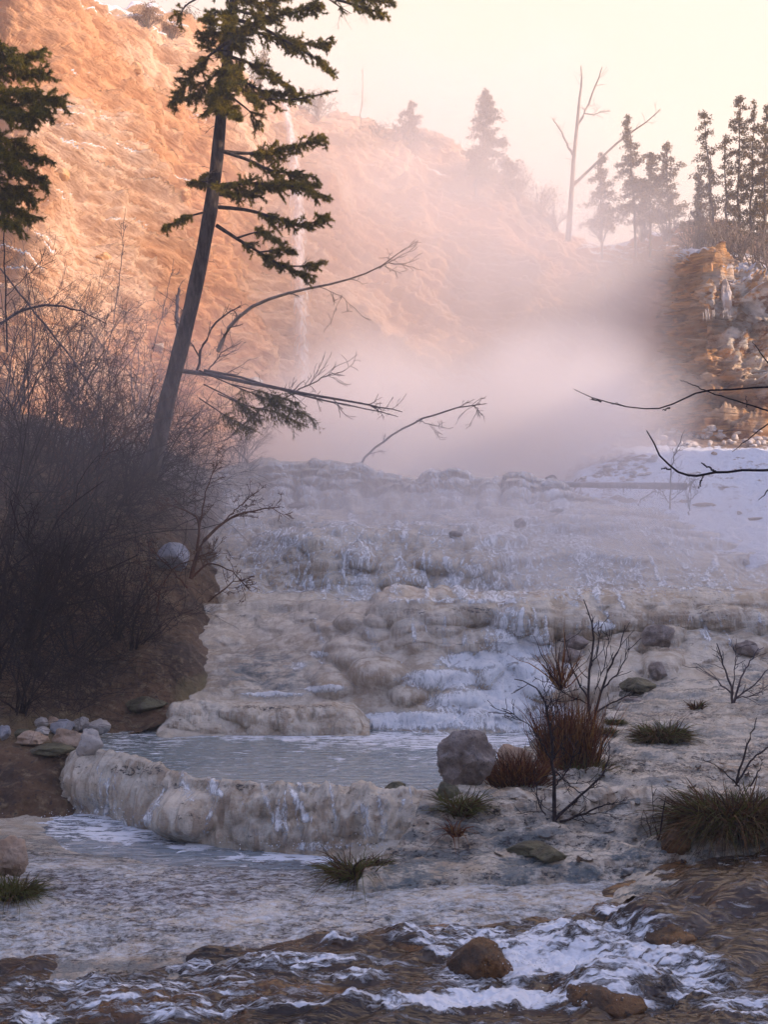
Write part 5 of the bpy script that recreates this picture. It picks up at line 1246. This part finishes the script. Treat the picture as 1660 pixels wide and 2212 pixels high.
line_plant('bare_sapling', [[(1278,1565,8),(1270,1500,6),(1275,1440,5),(1285,1380,4.5),(1280,1340,3.5),(1262,1295,2)],[(1285,1560,7),(1300,1490,5.5),(1320,1440,4.5),(1340,1400,3),(1352,1350,2)],[(1272,1510,4),(1240,1450,3.5),(1225,1410,2.5),(1222,1365,1.5)],[(1300,1490,4),(1340,1450,3),(1362,1395,1.8)],[(1275,1450,3),(1295,1400,2.5),(1295,1340,1.5)],[(1285,1540,4),(1330,1515,3),(1362,1500,2)],[(1285,1500,3),(1310,1430,2.2),(1318,1360,1.4)],[(1268,1520,3),(1225,1500,2.5),(1190,1480,1.5)]],
   10.6, M['twig'], 'tall many stemmed bare sapling behind the red grass', 252, twigs=8, tl=44, group=G1, lev=0, rmin=1.2, up=.5)
line_plant('bare_sapling', [[(1585,1530,7),(1580,1480,5),(1565,1440,3.5),(1550,1390,2)],[(1585,1525,6),(1600,1470,4),(1620,1430,3),(1640,1400,1.8)],[(1583,1500,4),(1540,1460,2.5),(1505,1440,1.5)],[(1590,1510,4),(1630,1480,3),(1665,1440,2)],[(1585,1500,3),(1590,1430,2),(1592,1380,1.2)],[(1588,1510,3),(1640,1500,2.4),(1670,1470,1.5)]],
   11.2, M['greytwig'], 'spreading bare sapling on the far right of the shelf', 253, twigs=8, tl=40, group=G1, lev=0, rmin=1.1)
line_plant('bare_sapling', [[(1418,1870,7),(1420,1830,5),(1430,1790,4),(1440,1720,2)],[(1420,1840,4),(1405,1790,3),(1392,1750,1.6)],[(1422,1850,5),(1455,1810,3.5),(1480,1790,2)],[(1425,1820,3),(1412,1760,2),(1410,1690,1.4)],[(1420,1820,2.5),(1400,1810,2),(1385,1770,1.2)]],
   7.3, M['twig'], 'thin bare sapling left of the rounded brown rock', 254, twigs=4, tl=34, group=G1, lev=0, rmin=1.2)
line_plant('bare_sapling', [[(1590,1700,6),(1600,1660,5),(1620,1600,4),(1636,1550,2)],[(1595,1690,5),(1625,1640,4),(1675,1605,3)],[(1620,1700,4),(1640,1670,3),(1650,1640,2)],[(1600,1700,3.5),(1560,1660,2.2),(1520,1640,1.5)]],
   8.3, M['twig'], 'leaning bare sapling rising behind the big grass clump', 255, twigs=2, tl=24, group=G1, lev=0, rmin=1.2)

# ------------------------------------------------------------------ grass tufts
def tuft(u, v, wpx, hpx, mat, seed, label, d=None, n=700, green=.3, fall=.5, spreadx=1.0, thick=1.0, group='grass clumps', stiff=1.0, depthf=.6, jit=.34):
    p = hit(u, v) if d is None else P(u, v, d); d = p.y; R = np.random.default_rng(seed)
    rx = px(wpx, d)/2; H = px(hpx, d)
    k = 6; rr = np.sqrt(R.uniform(0, 1, n)); a = R.uniform(0, 6.28, n)
    b = np.stack([rr*np.cos(a)*rx*.62, rr*np.sin(a)*rx*.62*depthf, -.02 + 0*a], -1)
    dr = np.stack([np.cos(a), np.sin(a), 0*a], -1)*rr[:, None]*.6*spreadx + R.normal(size=(n, 3))*jit; dr[:, 2] = 1.0
    dr /= np.linalg.norm(dr, axis=1)[:, None]; L = H*R.uniform(.45, 1.1, n)
    hd = dr.copy(); hd[:, 2] = 0; hd /= np.linalg.norm(hd, axis=1)[:, None] + 1e-6
    t = np.linspace(0, 1, k); fl = fall*R.uniform(.2, 1.5, n)
    C = b[:, None] + dr[:, None]*L[:, None, None]*t[None, :, None]*stiff + hd[:, None]*(L*fl*.7)[:, None, None]*(t**2.2)[None, :, None]
    C[..., 2] -= (L*fl*.75)[:, None]*(t**2.6)[None]
    C += (np.cumsum(R.normal(size=(n, k, 3)), axis=1)*L[:, None, None]*.035)
    w = (.0052*thick*R.uniform(.6, 1.3, n))[:, None]*(1 - t**1.5)[None]*(d/8)**.5 + .0004
    sd = np.cross(dr, R.normal(size=(n, 3))); sd /= np.linalg.norm(sd, axis=1)[:, None]
    V = np.stack([C - sd[:, None]*w[..., None], C + sd[:, None]*w[..., None]], 2)   # n,k,2,3
    base = (np.arange(n)*k*2)[:, None] + (np.arange(k-1)*2)[None]
    F = np.stack([base, base+1, base+3, base+2], -1).reshape(-1, 4)
    c0 = np.where(R.uniform(0, 1, n) < green, R.uniform(.75, 1, n), R.uniform(0, .55, n))
    mk = np.repeat(c0, k*2)
    o = link('grass_tuft', mesh_np('grass_tuft', V.reshape(-1, 3), F, np.stack([mk]*3, -1), False), mat); o.location = p
    return tag(o, label, 'grass clump', group)
tuft(1232,1690,130,190,M['redgrass'],1,'tall reddish brown grass clump right of the pitted boulder', d=8.75, n=1300, fall=.12, spreadx=.25, stiff=1, jit=.13)
tuft(1120,1715,130,110,M['redgrass'],2,'shorter dark red grass clump between the boulder and the tall one', d=8.2, n=1200, fall=.35, green=.15, spreadx=.5, jit=.25)
tuft(1268,1685,80,80,M['grass'],3,'yellow green grass at the right foot of the tall red clump', d=8.6, n=500, fall=.5, green=.5)
tuft(1130,1722,110,50,M['grass'],12,'low green grass fringe below the dark red clump', d=8.05, n=350, fall=.7, green=.8)
tuft(1430,1600,110,64,M['grass'],4,'round green and brown tussock in the middle of the shelf', n=1100, fall=.75, green=.5, spreadx=1.2)
tuft(1590,1790,250,130,M['grass'],5,'wide drooping brown and green tussock by the right edge', n=3200, fall=.95, green=.3, spreadx=1.3, thick=1.2)
tuft(995,1755,70,80,M['grass'],6,'yellow green tuft hanging in front of the pitted boulder', d=7.6, n=420, fall=.7, green=.7, spreadx=1.2)
tuft(985,1800,30,60,M['redgrass'],16,'thin rusty tuft hanging below the yellow green one', d=7.35, n=70, fall=1.2, green=.3, spreadx=.8)
tuft(770,1895,110,100,M['grass'],7,'dark green tuft on the left corner of the shelf', n=360, fall=.9, green=.55, spreadx=1.5)
tuft(815,1870,60,40,M['grass'],17,'small rusty tuft right behind the dark green corner one', n=140, fall=.7, green=.2, spreadx=1.5)
tuft(28,1935,110,70,M['grass'],8,'bright green tuft by the boulder at the left edge', n=620, fall=.8, green=.85, spreadx=1.3)
tuft(1508,1530,34,36,M['grass'],9,'tiny pale tuft on the back of the shelf', n=90, fall=.5, green=.2)
tuft(1305,1580,60,24,M['moss'],10,'mossy low tuft at the foot of the tall sapling', n=380, fall=.9, green=.5, spreadx=1.6)
tuft(1330,1560,50,20,M['moss'],11,'moss patch on the edge of the shelf right of the tall sapling', n=300, fall=.9, green=.5, spreadx=1.6)
tuft(1215,1480,30,130,M['redgrass'],13,'wispy rusty stems standing up above the red clump', d=8.9, n=60, fall=.05, spreadx=.5)

# fallen leaves and twigs on the shelf
R = np.random.default_rng(9)
for i in range(56):
    u_, v_ = R.uniform(1000, 1650), R.uniform(1560, 1880)
    p = hit(u_, v_); n = 5; L = R.uniform(.03, .07); a = R.uniform(0, 3.14)
    t = np.linspace(-1, 1, 7); w = .28*(1-t**2)
    q = np.stack([t*L, 0*t, .25*L*t**2], -1); s_ = np.array([0, 1, .4])
    V = np.concatenate([q - w[:, None]*L*s_, q + w[:, None]*L*s_*[1, 1, -1]]); Rm = np.array([[math.cos(a), -math.sin(a), 0], [math.sin(a), math.cos(a), 0], [0, 0, 1]])
    F = np.stack([np.arange(6), np.arange(1, 7), np.arange(8, 14), np.arange(7, 13)], -1)
    o = link('fallen_leaf', mesh_np('fallen_leaf', V @ Rm.T, F, np.full((14, 3), R.uniform(0, 1))), M['dead']); o.location = p + Vector((0, 0, .012))
    tag(o, 'small curled dead leaf lying on the wet shelf', 'leaf', 'dead leaves on the shelf')

# ------------------------------------------------------------------ near branches reaching in from the right
NBR = [([[(1760,832,8),(1660,836,7),(1577,840,6.5),(1522,842,6),(1481,858,5.5),(1449,880,5),(1410,886,4.5),(1350,878,4),(1295,868,3.5),(1241,841,2)],[(1522,842,4),(1495,830,3.5),(1470,820,2)],[(1522,842,4),(1577,862,5),(1660,888,6),(1760,915,7)],[(1350,878,4.5),(1335,873,3),(1322,872,1.5)],[(1300,868,6),(1285,862,5),(1275,862,2)],[(1449,880,6),(1440,884,4),(1432,886,3)],[(1616,880,3),(1612,855,2)]], 3.4, 'long dark budded branch reaching in over the mist from the right'),
  ([[(1760,845,5),(1660,785,5),(1640,755,3.5),(1628,735,2)]], 3.3, 'short branch tip at the right edge above the long budded one'),
  ([[(1760,860,6),(1700,885,5.5),(1660,918,5),(1618,948,3.5),(1583,976,2)]], 3.2, 'straight twig slanting down left from the right edge'),
  ([[(1760,1012,10),(1660,1015,9),(1593,1017,8.5),(1548,1019,9),(1519,1028,8),(1484,1030,8),(1449,1014,7),(1420,975,6),(1398,930,4)],[(1548,1018,7),(1530,1008,6),(1516,1000,4)],[(1449,1014,6),(1440,1013,5),(1430,1011,3)],[(1520,1028,7),(1515,1042,6),(1511,1055,4)]], 2.2, 'thick near twig crossing low in front of the snow'),
  ([[(1720,1020,6),(1680,1045,5),(1655,1065,4),(1640,1080,2)]], 2.6, 'short drooping twig tip at the right edge over the snow')]
for i, (L, d_, lb) in enumerate(NBR):
    o = line_plant('bare_branch', L, d_, M['twig'], lb, 270+i, twigs=0, cat='branch', group='bare branches hanging in from the right', rmin=1.5, dvar=.03, sides=8, rpx=.62)

# ------------------------------------------------------------------ droplets thrown up by the falls
def spray(name, spots, label, seed):
    R = np.random.default_rng(seed); V = []; F = []; T0 = np.array([[1, 1, 1], [1, -1, -1], [-1, 1, -1], [-1, -1, 1]])*.6
    for (u_, v_, ru, h_, n, d) in spots:
        for _ in range(n):
            uu_ = u_ + R.normal()*ru; p = np.array(P(uu_, v_ - abs(R.normal())*h_, d + R.normal()*.12)); sz = R.uniform(.0018, .0048)*d/6
            F.append(np.array([[0, 1, 2], [0, 3, 1], [0, 2, 3], [1, 3, 2]]) + 4*len(V)); V.append(p + (T0 + R.normal(size=(4, 3))*.25)*sz)
    m = NT('droplets'); m.bsdf((.85, .89, .94), .2, .6)
    tag(link(name, mesh_np(name, np.concatenate(V), np.concatenate(F)), m.m), label, kind='stuff')
spray('spray', [(1115,2090,40,26,320,5.9),(1190,2120,60,22,260,5.8),(1350,2080,40,28,240,6.0),(1260,2170,90,20,240,5.5),(1030,2195,80,16,200,5.4),(1120,1405,40,26,260,12.9),(1060,1480,90,22,260,12.4),(1080,1560,120,16,200,11.9),(250,1775,90,18,160,8.8),(700,1835,120,12,120,7.7)], 'fine white droplets thrown up by the rapids', 5)

# ------------------------------------------------------------------ steam and haze
def vol_mat(name, color, density, aniso, noise_scale=None, seed=0., stretch=(1, 1, 1)):
    s = NT(name); pv = s.n('ShaderNodeVolumePrincipled')
    pv.inputs['Color'].default_value = (*color, 1); pv.inputs['Anisotropy'].default_value = aniso
    if noise_scale is None:
        pv.inputs['Density'].default_value = density
    else:
        c = s.obj(); ln = s.n('ShaderNodeVectorMath', operation='LENGTH'); s.l(c, ln.inputs[0])
        w = s.map(s.n('ShaderNodeNewGeometry').outputs['Position'], stretch, (0, 0, 0), (seed, seed*.7, seed*.3))
        n = s.noise(w, noise_scale, 3, .55, .4)
        f = s.math('ADD', s.math('SUBTRACT', 1.0, ln.outputs['Value']), s.math('MULTIPLY', s.math('SUBTRACT', n, .5), 1.3))
        f = s.ramp(f, .0, .75)
        edge = s.ramp(ln.outputs['Value'], 1.0, .75)
        s.l(s.math('MULTIPLY', s.math('MULTIPLY', f, edge), density), pv.inputs['Density'])
    s.l(pv.outputs[0], s.out.inputs['Volume'])
    return s.m
STEAM = [  # u, v, d, radii x,y,z, density
 (1060,955,36,9.6,8,4.8,.28), (1330,1000,33,3.4,3,1.8,.07), (760,985,34,5.0,6,4.0,.24), (1110,720,42,10,7,9,.09), (880,560,46,8.5,6,11,.075), (1230,560,46,9,7,7,.075),
 (1000,1190,20,7.5,4.5,3.0,.24), (1420,1200,17,4.5,3.5,1.5,.14), (760,1420,13,2.6,2,1.1,.10), (430,930,22,5.5,3.0,3.8,.12), (120,880,12.5,4.2,1.6,2.6,.05), (1250,640,44,6.0,5,5.5,.04), (720,430,38,7,5,8,.035), (670,960,32,3.0,3,5,.16), (960,300,52,14,7,7,.06)]
V0, F0 = ICO[3]
for i, (u_, v_, d_, a, b, c, den) in enumerate(STEAM):
    me = mesh_np('steam_cloud', V0, F0); o = link('steam_cloud', me, vol_mat('steam_%d' % i, (.995, .98, .995), den, .2, .22 if d_ > 25 else .5, i*3.7, (1, 1, .8)))
    o.location = P(u_, v_, d_); o.scale = (a, b, c); tag(o, 'drifting white steam', kind='stuff')
hb = np.array([[x, y, z] for x in (-262, 262) for y in (-262, 262) for z in (-6, 75)], float)
hf = np.array([[0, 1, 3, 2], [4, 6, 7, 5], [0, 4, 5, 1], [2, 3, 7, 6], [0, 2, 6, 4], [1, 5, 7, 3]])
tag(link('haze', mesh_np('haze', hb, hf, None, False), vol_mat('haze', (.98, .93, .90), HAZE_DENSITY, .3)), 'thin warm haze filling the valley', kind='stuff')
